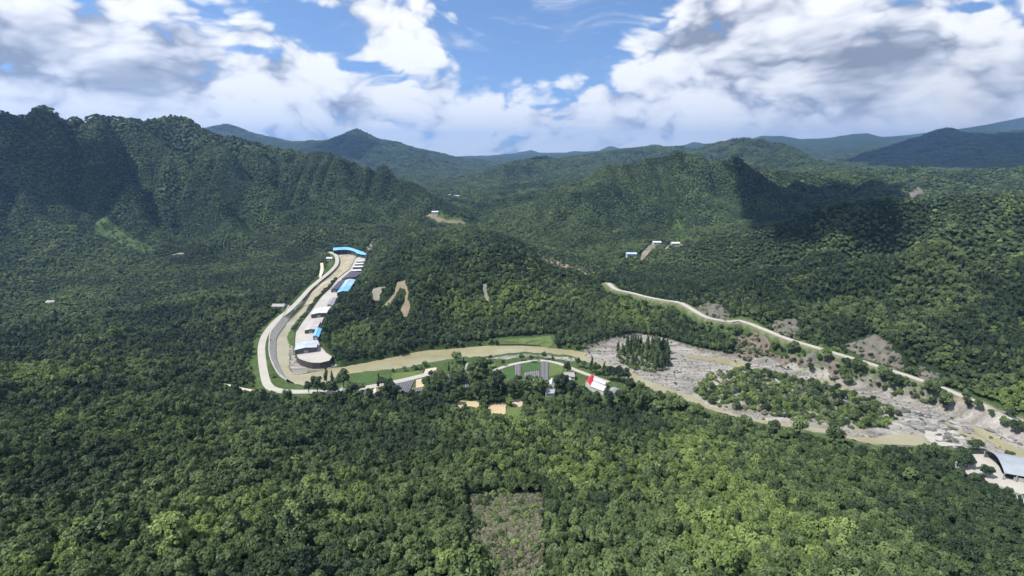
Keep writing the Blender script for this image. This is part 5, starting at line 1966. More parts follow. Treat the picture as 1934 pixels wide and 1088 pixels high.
# (crown mesh, trunk mesh) per kind
KIND = {}
for i in range(5):
    R, Hc = (3.0, 3.4, 2.7, 3.2, 2.8)[i], (4.6, 4.2, 5.0, 5.2, 4.0)[i]
    data = crown_data(100 + i, round_blobs(100 + i, R, Hc, 2.2, 7 + i % 3), 560, 0.72)
    KIND['broad%d' % i] = (data, trunk_mesh('trunk', 4.5, .22, .10, i))
for i in range(2):
    data = crown_data(120 + i, cone_blobs(120 + i, 2.1, 7.5, 1.6, 6), 460, 0.66)
    KIND['cone%d' % i] = (data, trunk_mesh('trunk', 8.0, .2, .06, 9 + i, 0))
for i in range(2):
    data = crown_data(130 + i, round_blobs(130 + i, 1.7, 1.9, 0.3, 5), 260, 0.5)
    KIND['shrub%d' % i] = (data, trunk_mesh('trunk', 1.2, .1, .05, 12 + i, 2))
for i in range(3):
    data = crown_data(140 + i, tall_blobs(140 + i, 1.5 + .15 * i, 11.0, 1.8, 7), 620, 0.62)
    KIND['tall%d' % i] = (data, trunk_mesh('trunk', 9.0, .2, .06, 15 + i, 2))
for i in range(3):
    R = 2.9
    data = crown_data(150 + i, round_blobs(150 + i, R, 4.6, 2.0, 5), 130, 1.25, 0.3)
    KIND['mid%d' % i] = (data, trunk_mesh('trunk', 3.5, .2, .1, 20 + i, 0))
for i in range(3):
    r = np.random.default_rng(160 + i)
    B = []
    for k in range(34):
        x_, y_ = r.uniform(-17, 17, 2)
        s = r.uniform(2.4, 4.2)
        B.append((x_, y_, 2.5 + r.uniform(0, 3.0), s, s * .9))
    data = crown_data(160 + i, B, 700, 2.0, 0.35)
    KIND['clump%d' % i] = (data, None)

CROWN = {}
def crown_of(kind, leaf):
    k = (kind, leaf)
    if k not in CROWN:
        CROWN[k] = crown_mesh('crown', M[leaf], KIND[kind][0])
    return CROWN[k]


def tree(name, kind, leaf, x, y, s, rz, label, group, cat='tree', sz=None, z=None):
    z0 = float(H(x, y)) if z is None else z
    root = empty(name, (x, y, z0), rz)
    root.scale = (s, s, s * (sz or 1.0))
    c = bpy.data.objects.new('crown', crown_of(kind, leaf))
    C.objects.link(c)
    c.parent = root
    t = bpy.data.objects.new('trunk', KIND[kind][1])
    C.objects.link(t)
    t.parent = root
    tag(root, label, cat, group)
    return root


# ------------------------------------------------------------------ forest points
FOREST_FLOOR_PX = [
    [(596, 752), (640, 750), (700, 752), (760, 750), (830, 742), (900, 752), (960, 760), (1010, 758), (1060, 758), (1110, 764), (1160, 764), (1190, 750), (1215, 742), (1260, 762), (1320, 783),
     (1400, 808), (1480, 822), (1560, 840), (1640, 853), (1760, 856), (1800, 862), (1808, 900), (1860, 918), (1934, 950), (2040, 1010), (1900, 990), (1700, 900), (1500, 870), (1300, 830), (1100, 800),
     (950, 805), (860, 790), (760, 780), (600, 770)],
    [(1060, 650), (1046, 634), (1110, 640), (1150, 636), (1200, 630), (1170, 641), (1140, 648), (1112, 659), (1080, 655)],
    [(470, 735), (462, 690), (474, 640), (506, 602), (545, 571), (582, 541), (614, 506), (618, 505), (586, 540), (548, 572), (512, 604), (484, 640), (472, 690), (480, 735)],
]
ff_w = [poly_z(p_, FLAT_Z) for p_ in FOREST_FLOOR_PX]


def allowed(x, y, pad=2.0):
    ok = np.ones(x.shape, bool)
    onfloor = sdist(x, y, floor_w) < 2.0
    inff = np.zeros(x.shape, bool)
    for w_ in ff_w:
        inff |= inside(x, y, w_)
    ok &= (~onfloor) | inff
    ok &= sdist(x, y, bed_w) > 3.0
    ok &= sdist(x, y, river_w) > 3.0
    for L, wd in road_lines:
        lo, hi = L.min(0)[:2] - 20, L.max(0)[:2] + 20
        m_ = (x > lo[0]) & (x < hi[0]) & (y > lo[1]) & (y < hi[1])
        if m_.any():
            ok[m_] &= dist_line(x[m_], y[m_], L) > wd
    for P in excl_front:
        ok &= sdist(x, y, P) > 0
    for P in excl:
        ok &= sdist(x, y, P) > (pad if P[:, 1].mean() > 200 else 1.3)
    return ok


CAMS = [(0, 0, CAM_H), (-40, -10, CAM_H), (40, 10, CAM_H)]


def visible(x, y, tol=9.0):
    z = H(x, y) + 8.0
    ok = np.zeros(x.shape, bool)
    T = np.linspace(0.04, 0.985, 46)
    for cx, cy, cz in CAMS:
        bad = np.zeros(x.shape, bool)
        for t in T:
            px_, py_ = cx + (x - cx) * t, cy + (y - cy) * t
            bad |= H(px_, py_) > cz + (z - cz) * t + tol
        ok |= ~bad
    return ok


def cand(r0, r1, sp_, seed, half=56):
    r = np.random.default_rng(seed)
    xm = r1 * math.sin(math.radians(half))
    gx, gy = np.meshgrid(np.arange(-xm, xm, sp_), np.arange(r0 * math.cos(math.radians(half)) * .9, r1, sp_))
    gx = gx.ravel() + r.uniform(-.46, .46, gx.size) * sp_
    gy = gy.ravel() + r.uniform(-.46, .46, gy.size) * sp_
    d = np.hypot(gx, gy)
    az = np.abs(np.degrees(np.arctan2(gx, gy)))
    k = (d > r0) & (d <= r1) & (az < half)
    return gx[k], gy[k]


PTS = []          # x, y, kind name, leaf, scale, rot
def bands():
    rng = np.random.default_rng(5)
    names, rows = [], []
    for r0, r1, sp_, lod, seed in ((62, 300, 2.15, 0, 1), (300, 640, 2.5, 0, 2), (640, 1300, 3.0, 1, 3), (1300, 2300, 5.2, 1, 4), (2300, 5200, 27.0, 2, 6)):
        x, y = cand(r0, r1, sp_, seed)
        if lod < 2:
            k = allowed(x, y)
            x, y = x[k], y[k]
        k = visible(x, y, 9.0 if lod < 2 else 25.0)
        x, y = x[k], y[k]
        n_ = len(x)
        pn = fbm(x / 70, y / 70, 4, 91)            # species patches
        pn2 = fbm(x / 28, y / 28, 3, 97)
        u = rng.random(n_)
        d_ = np.hypot(x, y)
        scl = np.exp(rng.normal(0, .28 if lod == 0 else .17, n_)) * (1 + 0.3 * pn) * np.where(rng.random(n_) < (.03 if lod == 0 else 0), 1.4, 1.0)
        kinds = np.empty(n_, object)
        leaf = np.empty(n_, object)
        in_mead = np.zeros(n_, bool)
        for w_ in meadow_w:
            in_mead |= sdist(x, y, w_) < 0
        keep_ = np.ones(n_, bool)
        right = (x > 130) & (y > 300) & (x < 1000) & (y < 900)
        for i in range(n_):
            if lod == 2:
                kinds[i] = 'clump%d' % (i % 3)
                leaf[i] = 'leaf_far'
                scl[i] = 0.9 + .35 * u[i]
                continue
            if lod == 1:
                kinds[i] = 'mid%d' % (i % 3)
                leaf[i] = 'leaf_dark' if pn[i] + .5 * (u[i] - .5) < -.22 else ('leaf_light' if pn2[i] + .6 * (u[i] - .5) > .62 else 'leaf')
                scl[i] *= sp_ / 4.9
                if in_mead[i] and u[i] < .7:
                    keep_[i] = False
                continue
            if in_mead[i]:
                if u[i] < .55:
                    keep_[i] = False
                kinds[i] = 'shrub%d' % (i % 2)
                leaf[i] = 'leaf_light' if u[i] > .7 else 'leaf'
                scl[i] *= 1.1
                continue
            if pn2[i] > .30 and u[i] < .5:
                kinds[i] = 'shrub%d' % (i % 2)
                leaf[i] = 'leaf_light' if pn2[i] > .46 else 'leaf'
                scl[i] *= .85
            elif (right[i] and u[i] < .30) or u[i] < .035:
                kinds[i] = 'cone%d' % (i % 2)
                leaf[i] = 'leaf_dark'
                scl[i] *= .48
            else:
                kinds[i] = 'broad%d' % (i % 5)
                dk = pn[i] + .45 * (u[i] - .5) + (-.26 if right[i] else 0)
                leaf[i] = 'leaf_dark' if dk < -.16 else ('leaf_light' if dk > .40 else 'leaf')
                scl[i] *= .45 if d_[i] < 300 else .50
        rot = rng.random(n_) * 6.283
        for i in range(n_):
            if keep_[i]:
                rows.append((x[i], y[i], scl[i], rot[i]))
                names.append((kinds[i], leaf[i], lod))
    return np.array(rows), names


rows, names = bands()
# extra low shrubs: clearing, islands, banks
rng = np.random.default_rng(77)


def fill(P, spacing, options, smin, smax, prob=1.0, avoid=()):
    lo, hi = P.min(0), P.max(0)
    gx, gy = np.meshgrid(np.arange(lo[0], hi[0], spacing), np.arange(lo[1], hi[1], spacing))
    x = gx.ravel() + rng.uniform(-.5, .5, gx.size) * spacing
    y = gy.ravel() + rng.uniform(-.5, .5, gx.size) * spacing
    wob = 2.5 * min(1.0, spacing / 2.0)
    k = inside(x + wob * fbm(x / 8, y / 8, 3, 201), y + wob * fbm(x / 8, y / 8, 3, 211), P) & (rng.random(x.size) < prob * (0.75 + 0.7 * fbm(x / 16, y / 16, 3, 221)))
    for A in avoid:
        k &= ~inside(x, y, A)
    out = []
    for a, b_ in zip(x[k], y[k]):
        kd, lf = options[int(rng.integers(len(options)))]
        out.append(((a, b_, rng.uniform(smin, smax), rng.random() * 6.28), (kd, lf, 0)))
    return out


extra = []
clearing_w = px_poly([(888, 938), (1022, 934), (1023, 1000), (1030, 1110), (905, 1110), (890, 1000)])
extra += fill(clearing_w, 0.72, [('shrub0', 'leaf_grey'), ('shrub1', 'leaf_grey'), ('shrub0', 'leaf_grey'), ('shrub1', 'leaf'), ('shrub1', 'leaf_grey')], .22, .46, 1.2)
extra += fill(clearing_w, 3.0, [('shrub0', 'leaf'), ('shrub1', 'leaf_light'), ('shrub0', 'leaf_dark')], .35, .95, .5)
avoid_i = [poly_z(q, .5) for q in (STREAM_PX, SIDE_WATER_PX, POOL_PX)]
extra += fill(island_w, 2.3, [('shrub0', 'leaf_grey'), ('shrub0', 'leaf'), ('shrub1', 'leaf_light'), ('shrub1', 'leaf'), ('shrub0', 'leaf_light'), ('shrub1', 'leaf_light'), ('shrub0', 'leaf_dark')], .5, 1.5, .95, avoid_i)
extra += fill(island_w, 7.0, [('broad0', 'leaf'), ('broad2', 'leaf_dark'), ('broad4', 'leaf')], .5, .85, .65, avoid_i)
grove_w = poly_z(GROVE_PX, .6)
extra += fill(grove_w, 2.6, [('shrub0', 'leaf_light'), ('shrub1', 'leaf')], .6, 1.3, .8)
extra += fill(bed_w, 9.0, [('shrub0', 'leaf_grey'), ('shrub1', 'leaf')], .25, .7, .30, avoid_i + [island_w])
for P in sparse:
    extra += fill(P, 2.0, [('shrub0', 'leaf'), ('shrub1', 'leaf_grey'), ('shrub0', 'leaf_grey'), ('shrub1', 'leaf_dark'), ('shrub0', 'leaf')], .3, 1.2, .55)
for px, spc, pr in (([(1180, 728), (1240, 757), (1290, 772), (1340, 792), (1400, 812), (1480, 823), (1580, 842), (1640, 854), (1760, 856), (1760, 862), (1640, 858), (1560, 847), (1480, 830), (1400, 817), (1330, 802), (1250, 787), (1185, 755)], 2.5, 1.3),
                    ([(645, 690), (720, 670), (800, 655), (900, 646), (940, 642), (935, 651), (905, 655), (856, 660), (806, 663), (781, 667), (740, 676), (688, 687), (645, 694)], 2.6, 1.3),
                    ([(1044, 634), (1064, 648), (1112, 655), (1108, 664), (1079, 660), (1046, 655)], 2.8, 1.2),
                    ([(1560, 700), (1640, 705), (1720, 730), (1790, 750), (1850, 775), (1880, 795), (1820, 782), (1740, 760), (1660, 738), (1600, 724)], 3.4, .9),
                    ([(1395, 620), (1500, 645), (1640, 690), (1780, 737), (1840, 770), (1780, 765), (1700, 745), (1600, 722), (1500, 692), (1400, 676), (1330, 655), (1320, 600)], 2.6, 1.0),
                    ([(640, 690), (720, 672), (800, 657), (900, 648), (940, 648), (900, 652), (800, 660), (720, 676), (650, 692)], 3.0, .8),
                    ([(506, 640), (512, 618), (530, 600), (545, 590), (532, 606), (517, 626), (507, 650), (508, 690), (520, 718), (545, 732), (520, 730), (506, 700), (502, 660)], 3.0, .22),
                    ([(720, 704), (800, 692), (880, 682), (930, 678), (935, 684), (880, 690), (800, 700), (720, 712)], 3.2, .35),
                    ([(660, 735), (740, 735), (800, 740), (860, 700), (940, 700), (970, 725), (1060, 725), (1110, 730), (1110, 745), (900, 748), (700, 752)], 2.8, 1.0)):
    P = px_poly(px)
    got = fill(P, spc, [('shrub0', 'leaf'), ('shrub1', 'leaf_light'), ('shrub0', 'leaf_dark'), ('shrub1', 'leaf'), ('broad1', 'leaf')], .45, 1.35, pr)
    if not got:
        continue
    gx_, gy_ = np.array([q[0][0] for q in got]), np.array([q[0][1] for q in got])
    ok = sdist(gx_, gy_, river_w) >= 1
    for E in excl:
        ok &= sdist(gx_, gy_, E) >= 0.8
    for L, wd in road_lines:
        ok &= dist_line(gx_, gy_, L) >= (7.5 if L is right_road else 4.2)
    extra += [q for q, o_ in zip(got, ok) if o_]

P = px_poly([(1790, 742), (1850, 765), (1934, 798), (2000, 830), (2000, 850), (1934, 820), (1880, 795), (1830, 775), (1796, 756)])
extra += fill(P, 4.2, [('broad0', 'leaf_dark'), ('broad2', 'leaf_dark'), ('broad3', 'leaf'), ('shrub1', 'leaf')], .6, 1.05, 1.0)
rows = np.r_[rows, np.array([e_[0] for e_ in extra])]
names = names + [e_[1] for e_ in extra]

# ---- the 300 that show largest become trees of their own
zz = H(rows[:, 0], rows[:, 1])
dx_, dy_, dz_ = rows[:, 0], rows[:, 1], zz + 4 - CAM_H
cz_ = dy_ * cp - dz_ * sp
uu = 967 + F * dx_ / cz_
vv = 544 - F * (dy_ * sp + dz_ * cp) / cz_
big = np.array([n_[0].startswith(('broad', 'cone')) for n_ in names])
size = rows[:, 2] / np.sqrt(dx_ ** 2 + dy_ ** 2 + dz_ ** 2) * big * ((uu > 5) & (uu < 1929) & (vv > 300) & (vv < 1085))
order = np.argsort(-size)[:300]
picked = np.zeros(len(rows), bool)
picked[order] = True
SZ = np.quantile(rows[order, 2], [.33, .67])
LEAF_WORD = {'leaf': 'mid-green', 'leaf_dark': 'dark green', 'leaf_light': 'yellow-green'}
for i in order:
    kd, lf, _ = names[i]
    form = 'pointed' if kd.startswith('cone') else 'rounded'
    s_ = rows[i, 2]
    bulk = 'small' if s_ < SZ[0] else ('large' if s_ > SZ[1] else 'middling')
    u_, v_ = uu[i], vv[i]
    if 850 < u_ < 1070:
        where = 'right behind the dry clearing' if v_ < 945 else ('on the left edge of the dry clearing' if u_ < 955 else 'on the right edge of the dry clearing')
    else:
        where = ('far left of the dry clearing' if u_ < 450 else 'left of the dry clearing') if u_ < 955 else ('far right of the dry clearing' if u_ > 1480 else 'right of the dry clearing')
    lab = '%s %s %s tree, %s' % (bulk, LEAF_WORD[lf], form, where)
    tree('forest_tree', kd, lf, rows[i, 0], rows[i, 1], rows[i, 2], rows[i, 3], lab, lab.replace(' tree ', ' trees ', 1))

# ---- everything else: one forest
protos = sorted(set((n_[0], n_[1]) for n_, pk in zip(names, picked) if not pk))
pcol = bpy.data.collections.new('forest_tree_kinds')
pidx = {}
for i, (kd, lf) in enumerate(protos):
    cm = crown_of(kd, lf)
    me = merged('forest_kind', cm, KIND[kd][1]) if KIND[kd][1] else cm
    o = bpy.data.objects.new('k%03d' % i, me)
    pcol.objects.link(o)
    pidx[(kd, lf)] = i
sel = np.where(~picked)[0]
pts = np.c_[rows[sel, 0], rows[sel, 1], H(rows[sel, 0], rows[sel, 1]) - 0.15]
on_bed = inside(pts[:, 0], pts[:, 1], bed_w) & ~inside(pts[:, 0], pts[:, 1], island_w)
pts[on_bed, 2] = np.maximum(pts[on_bed, 2], 0.15)
me = bpy.data.meshes.new('forest')
me.vertices.add(len(pts))
me.vertices.foreach_set('co', pts.astype(np.float32).ravel())
a1 = me.attributes.new('kind_index', 'INT', 'POINT')
a1.data.foreach_set('value', np.array([pidx[(names[i][0], names[i][1])] for i in sel], np.int32))
a2 = me.attributes.new('turn', 'FLOAT_VECTOR', 'POINT')
lodv = np.array([names[i][2] for i in sel])
e_ = np.where(lodv == 2, 14.0, np.where(lodv == 1, 6.0, 3.0))
gx_ = (H(pts[:, 0] + e_, pts[:, 1]) - H(pts[:, 0] - e_, pts[:, 1])) / (2 * e_)
gy_ = (H(pts[:, 0], pts[:, 1] + e_) - H(pts[:, 0], pts[:, 1] - e_)) / (2 * e_)
lean = np.where(lodv == 2, 1.0, np.where(lodv == 1, 0.85, 0.35))      # canopy follows the slope it grows on
th = np.arctan(np.clip(np.hypot(gx_, gy_), 0, 1.2)) * lean
ph = np.arctan2(-gy_, -gx_)
sn = rows[sel, 3]


def rz_(a):
    z, o = np.zeros_like(a), np.ones_like(a)
    return np.stack([np.stack([np.cos(a), -np.sin(a), z], -1), np.stack([np.sin(a), np.cos(a), z], -1), np.stack([z, z, o], -1)], -2)


zz_, oo_ = np.zeros_like(th), np.ones_like(th)
ry_ = np.stack([np.stack([np.cos(th), zz_, np.sin(th)], -1), np.stack([zz_, oo_, zz_], -1), np.stack([-np.sin(th), zz_, np.cos(th)], -1)], -2)
RM = rz_(ph) @ ry_ @ rz_(sn - ph)
eul = np.c_[np.arctan2(RM[:, 2, 1], RM[:, 2, 2]), -np.arcsin(np.clip(RM[:, 2, 0], -1, 1)), np.arctan2(RM[:, 1, 0], RM[:, 0, 0])]
a2.data.foreach_set('vector', eul.astype(np.float32).ravel())
a3 = me.attributes.new('grow', 'FLOAT_VECTOR', 'POINT')
zs = 0.92 + .55 * np.random.default_rng(3).random(len(sel))
zs = zs * np.where(lodv == 1, 0.72, 1.0)
wd_ = np.where(lodv == 1, 1.12, 1.0)
a3.data.foreach_set('vector', np.c_[rows[sel, 2] * wd_, rows[sel, 2] * wd_, rows[sel, 2] * zs].astype(np.float32).ravel())
forest = bpy.data.objects.new('forest', me)
C.objects.link(forest)
tag(forest, 'dense green broadleaf forest covering the hills and mountains', 'forest', kind='stuff')
ng = bpy.data.node_groups.new('forest_scatter', 'GeometryNodeTree')
ng.interface.new_socket('Geometry', in_out='INPUT', socket_type='NodeSocketGeometry')
ng.interface.new_socket('Geometry', in_out='OUTPUT', socket_type='NodeSocketGeometry')
gi, go = ng.nodes.new('NodeGroupInput'), ng.nodes.new('NodeGroupOutput')
ci = ng.nodes.new('GeometryNodeCollectionInfo')
ci.inputs['Collection'].default_value = pcol
ci.inputs['Separate Children'].default_value = True
ci.inputs['Reset Children'].default_value = True
ip = ng.nodes.new('GeometryNodeInstanceOnPoints')
ip.inputs['Pick Instance'].default_value = True


def named(nm, typ):
    nd = ng.nodes.new('GeometryNodeInputNamedAttribute')
    nd.data_type = typ
    nd.inputs['Name'].default_value = nm
    return nd.outputs[0]


ng.links.new(gi.outputs[0], ip.inputs['Points'])
ng.links.new(ci.outputs[0], ip.inputs['Instance'])
ng.links.new(named('kind_index', 'INT'), ip.inputs['Instance Index'])
ng.links.new(named('turn', 'FLOAT_VECTOR'), ip.inputs['Rotation'])
ng.links.new(named('grow', 'FLOAT_VECTOR'), ip.inputs['Scale'])
ng.links.new(ip.outputs[0], go.inputs[0])
md = forest.modifiers.new('scatter', 'NODES')
md.node_group = ng
print('FOREST instances', len(sel), 'protos', len(protos))

# ---- loose stones on the gravel
sc_ = bpy.data.collections.new('river_stone_kinds')
for i, me_ in enumerate(rocks):
    sc_.objects.link(bpy.data.objects.new('s%d' % i, me_))
rs = np.random.default_rng(21)
S = []
for P, n_, lift in ((bed_w, 9000, .25), (poly_z(BAR_PX, .3), 700, .3), (poly_z(SHOAL_PX, .3), 700, .3)):
    lo, hi = P.min(0), P.max(0)
    q = lo + (hi - lo) * rs.random((n_ * 3, 2))
    k = inside(q[:, 0], q[:, 1], P) & ~inside(q[:, 0], q[:, 1], island_w) & (rs.random(len(q)) < .45 + .9 * fbm(q[:, 0] / 25, q[:, 1] / 12, 3, 301))
    for w_ in avoid_i + pools:
        k &= ~inside(q[:, 0], q[:, 1], w_)
    S.append(np.c_[q[k][:n_], np.full(min(n_, k.sum()), lift)])
S = np.concatenate(S)
me = bpy.data.meshes.new('river_stones')
me.vertices.add(len(S))
me.vertices.foreach_set('co', S.astype(np.float32).ravel())
me.attributes.new('kind_index', 'INT', 'POINT').data.foreach_set('value', rs.integers(0, 5, len(S)).astype(np.int32))
me.attributes.new('turn', 'FLOAT_VECTOR', 'POINT').data.foreach_set('vector', (rs.random((len(S), 3)) * np.array([.4, .4, 6.28])).astype(np.float32).ravel())
ss = .22 + 1.0 * rs.random((len(S), 1)) ** 3
me.attributes.new('grow', 'FLOAT_VECTOR', 'POINT').data.foreach_set('vector', (ss * (.7 + .6 * rs.random((len(S), 3))) * np.array([1, 1, .6])).astype(np.float32).ravel())
stones = bpy.data.objects.new('river_stones', me)
C.objects.link(stones)
tag(stones, 'loose grey stones strewn over the gravel bed', 'stones', kind='stuff')
ng2 = ng.copy()
for nd in ng2.nodes:
    if nd.bl_idname == 'GeometryNodeCollectionInfo':
        nd.inputs['Collection'].default_value = sc_
stones.modifiers.new('scatter', 'NODES').node_group = ng2

# ------------------------------------------------------------------ single trees by the river and village
def at_floor(u, v, z=FLAT_Z):
    return at_z(u, v, z)


def px_tree(name, kind, leaf, u, v, hpx, label, group, nat):
    """hpx: height in picture pixels at that place; nat: natural height of the kind"""
    x, y = hit(u, v)
    d = math.sqrt(x * x + y * y + (CAM_H - 4) ** 2)
    s = hpx * d / F / nat / 0.93
    rr = random.Random(int(u * 7 + v))
    return tree(name, kind, leaf, x, y, s * (.8 if kind[0] == 'b' else .92), rr.random() * 6.28, label, group, sz=1.25 if kind[0] == 'b' else 1.08)


px_tree('riverside_tree', 'tall0', 'leaf_dark', 617, 723, 30, 'slender dark tree standing at the river bend', None, 12.8)
px_tree('riverside_tree', 'tall1', 'leaf_dark', 628, 724, 22, 'shorter slender tree just right of the tall one at the river bend', None, 12.8)
px_tree('riverside_tree', 'broad3', 'leaf_dark', 650, 736, 34, 'broad round dark tree at the river bend beside the green field', None, 7.0)
px_tree('riverside_tree', 'tall2', 'leaf_dark', 876, 697, 22, 'slender tall tree next to the round pale tank', None, 12.8)
G1 = 'riverside village trees'
for u, v, h_, k, lf in ((584, 746, 24, 'broad0', 'leaf_dark'), (600, 748, 34, 'broad2', 'leaf_dark'), (613, 746, 22, 'broad1', 'leaf'), (630, 750, 26, 'broad3', 'leaf'), (664, 750, 28, 'broad0', 'leaf_dark'),
                        (672, 746, 18, 'broad1', 'leaf'), (716, 733, 26, 'tall0', 'leaf_dark'), (722, 734, 20, 'broad2', 'leaf_dark'), (735, 752, 34, 'broad2', 'leaf_dark'), (755, 742, 12, 'broad0', 'leaf_dark'), (744, 754, 28, 'broad3', 'leaf_dark'),
                        (795, 702, 12, 'tall1', 'leaf_dark'), (815, 714, 14, 'broad1', 'leaf_dark'), (808, 738, 26, 'broad0', 'leaf_dark'), (822, 742, 30, 'broad2', 'leaf_dark'), (835, 735, 28, 'broad3', 'leaf'),
                        (848, 704, 20, 'tall0', 'leaf'), (861, 703, 18, 'tall2', 'leaf'), (862, 740, 34, 'broad1', 'leaf_dark'), (870, 722, 30, 'broad2', 'leaf'), (892, 730, 30, 'broad0', 'leaf'), (898, 745, 26, 'broad4', 'leaf'),
                        (926, 696, 17, 'broad0', 'leaf_dark'), (950, 692, 12, 'broad2', 'leaf_dark'), (905, 758, 36, 'broad3', 'leaf_dark'), (918, 762, 44, 'tall2', 'leaf_dark'), (932, 762, 50, 'cone0', 'leaf_dark'), (944, 760, 54, 'cone1', 'leaf_dark'),
                        (940, 742, 40, 'broad2', 'leaf_dark'), (958, 756, 34, 'broad1', 'leaf_dark'), (970, 748, 30, 'broad3', 'leaf_dark'), (985, 745, 26, 'broad0', 'leaf_dark'), (1010, 742, 24, 'broad4', 'leaf'), (1022, 748, 26, 'broad2', 'leaf_dark'),
                        (985, 682, 13, 'broad1', 'leaf_dark'), (1003, 685, 14, 'broad0', 'leaf_dark'), (1027, 680, 15, 'broad2', 'leaf_dark'), (1044, 682, 12, 'cone0', 'leaf_dark'), (1015, 682, 8, 'broad3', 'leaf'),
                        (1072, 706, 20, 'broad3', 'leaf_dark'), (1091, 694, 17, 'broad2', 'leaf'), (1103, 696, 14, 'broad0', 'leaf'), (1117, 704, 30, 'tall0', 'leaf'), (1125, 708, 22, 'broad1', 'leaf'), (1140, 710, 26, 'tall1', 'leaf_dark'),
                        (1148, 718, 26, 'broad2', 'leaf_dark'), (1158, 720, 26, 'broad0', 'leaf_dark'), (1168, 722, 28, 'broad3', 'leaf_dark'), (1178, 724, 28, 'broad1', 'leaf_dark'), (1188, 742, 26, 'broad2', 'leaf_dark'),
                        (1053, 740, 30, 'broad0', 'leaf_dark'), (1065, 738, 30, 'broad2', 'leaf_dark'), (1078, 750, 28, 'broad3', 'leaf_dark'), (1096, 758, 28, 'broad1', 'leaf_dark'), (1110, 766, 28, 'broad0', 'leaf_dark'), (1125, 770, 28, 'broad3', 'leaf_dark'),
                        (1150, 770, 28, 'broad2', 'leaf_dark'), (1172, 766, 28, 'broad1', 'leaf'), (1195, 778, 40, 'tall2', 'leaf'), (1205, 782, 44, 'tall0', 'leaf'), (1214, 780, 38, 'tall1', 'leaf'), (1222, 764, 26, 'broad0', 'leaf_dark'),
                        (1245, 768, 26, 'broad3', 'leaf_dark'), (1265, 774, 24, 'broad2', 'leaf_dark'), (1285, 776, 22, 'broad1', 'leaf_dark')):
    nat = 12.8 if k.startswith('tall') else (9.0 if k.startswith('cone') else 7.0)
    form = {'t': 'slender upright', 'c': 'pointed', 'b': 'rounded'}[k[0]]
    hue = 'dark green' if lf == 'leaf_dark' else 'mid-green'
    where = ('near the river bend' if u < 680 else 'by the plastic rows below the lane' if u < 815 else 'around the round pale tank' if u < 900 else 'in the dark clump above the tan plots' if u < 965 and v > 710
             else 'by the gravel shoal' if v < 700 else 'below the green and plastic-row plots' if u < 1050 else 'near the red-roofed house' if u < 1182 else 'on the near bank of the pale stream')
    bulk = 'small' if h_ < 18 else ('large' if h_ > 29 else 'middling')
    lab = '%s %s %s tree %s' % (bulk, form, hue, where)
    px_tree('village_tree', k, lf, u, v, h_, lab, 'village trees: ' + lab, nat)
# poplar grove on the gravel
rng = np.random.default_rng(12)
lo, hi = grove_w.min(0), grove_w.max(0)
k = 0
while k < 64:
    p_ = lo + (hi - lo) * rng.random(2)
    if not inside(np.array([p_[0]]), np.array([p_[1]]), grove_w)[0]:
        continue
    k += 1
    ps, pl = rng.uniform(.72, 1.12), ('leaf_dark' if rng.random() < .55 else 'leaf')
    fx_, fy_ = (p_ - lo) / (hi - lo)
    lab = '%s %s slender poplar at the %s%s of the grove on grey gravel' % ('short' if ps < .85 else ('tall' if ps > .99 else 'middling'), LEAF_WORD[pl],
        'near ' if fy_ < .36 else ('far ' if fy_ > .66 else ''), 'left end' if fx_ < .34 else ('right end' if fx_ > .66 else 'middle'))
    tree('poplar', 'tall%d' % (k % 3), pl, p_[0], p_[1], ps, rng.random() * 6.28, lab, 'poplar grove: ' + lab, z=float(H(*p_)) + .6)
# row of dark shrubs along the terrace edge
hl = smooth_line(poly_z([(636, 529), (622, 546), (604, 563), (586, 588), (569, 610), (557, 628)], 2.0), 3.4)
TS_LAB = ['dark shrub in the terrace edge row, %s' % q for q in ('beside the wide dark shed', 'beside the long blue shed', 'beside the small grey-purple shed', 'beside the whitish shed', 'beside the pinkish-grey shed', 'beside the small bright blue shed')]
for i, p_ in enumerate(hl):
    tree('terrace_shrub', 'shrub%d' % (i % 2), 'leaf_dark', p_[0] + rng.normal() * .5 - 1.0, p_[1] + rng.normal() * .6, rng.uniform(1.1, 1.9), rng.random() * 6.28,
         TS_LAB[min(5, i * 6 // len(hl))], 'terrace shrub row: ' + TS_LAB[min(5, i * 6 // len(hl))], 'shrub', z=1.5)
for u, v, s_ in ((1820, 880, 1.1), (1826, 884, .9), (1861, 901, .9), (1815, 872, 1.2), (1808, 882, 1.1), (1836, 846, .8), (1846, 845, .8), (1906, 860, .7)):
    x, y = at_z(u, v, g)
    tree('yard_tree', 'broad%d' % (int(u) % 5), 'leaf_dark', x, y, s_, s_ * 9, 'small dark tree at the edge of the concrete yard', 'trees around the concrete yard', z=g if u < 1862 and v > 850 else None)

# ------------------------------------------------------------------ clouds above the valley (their shadows fall on the slopes)
mc, nc, pc = new_mat('cloud_white')
pc.inputs['Base Color'].default_value = (0.9, 0.9, 0.92, 1)
pc.inputs['Roughness'].default_value = 1.0
pc.inputs["Specular IOR Level"].default_value = 0.0
M['cloud'] = mc


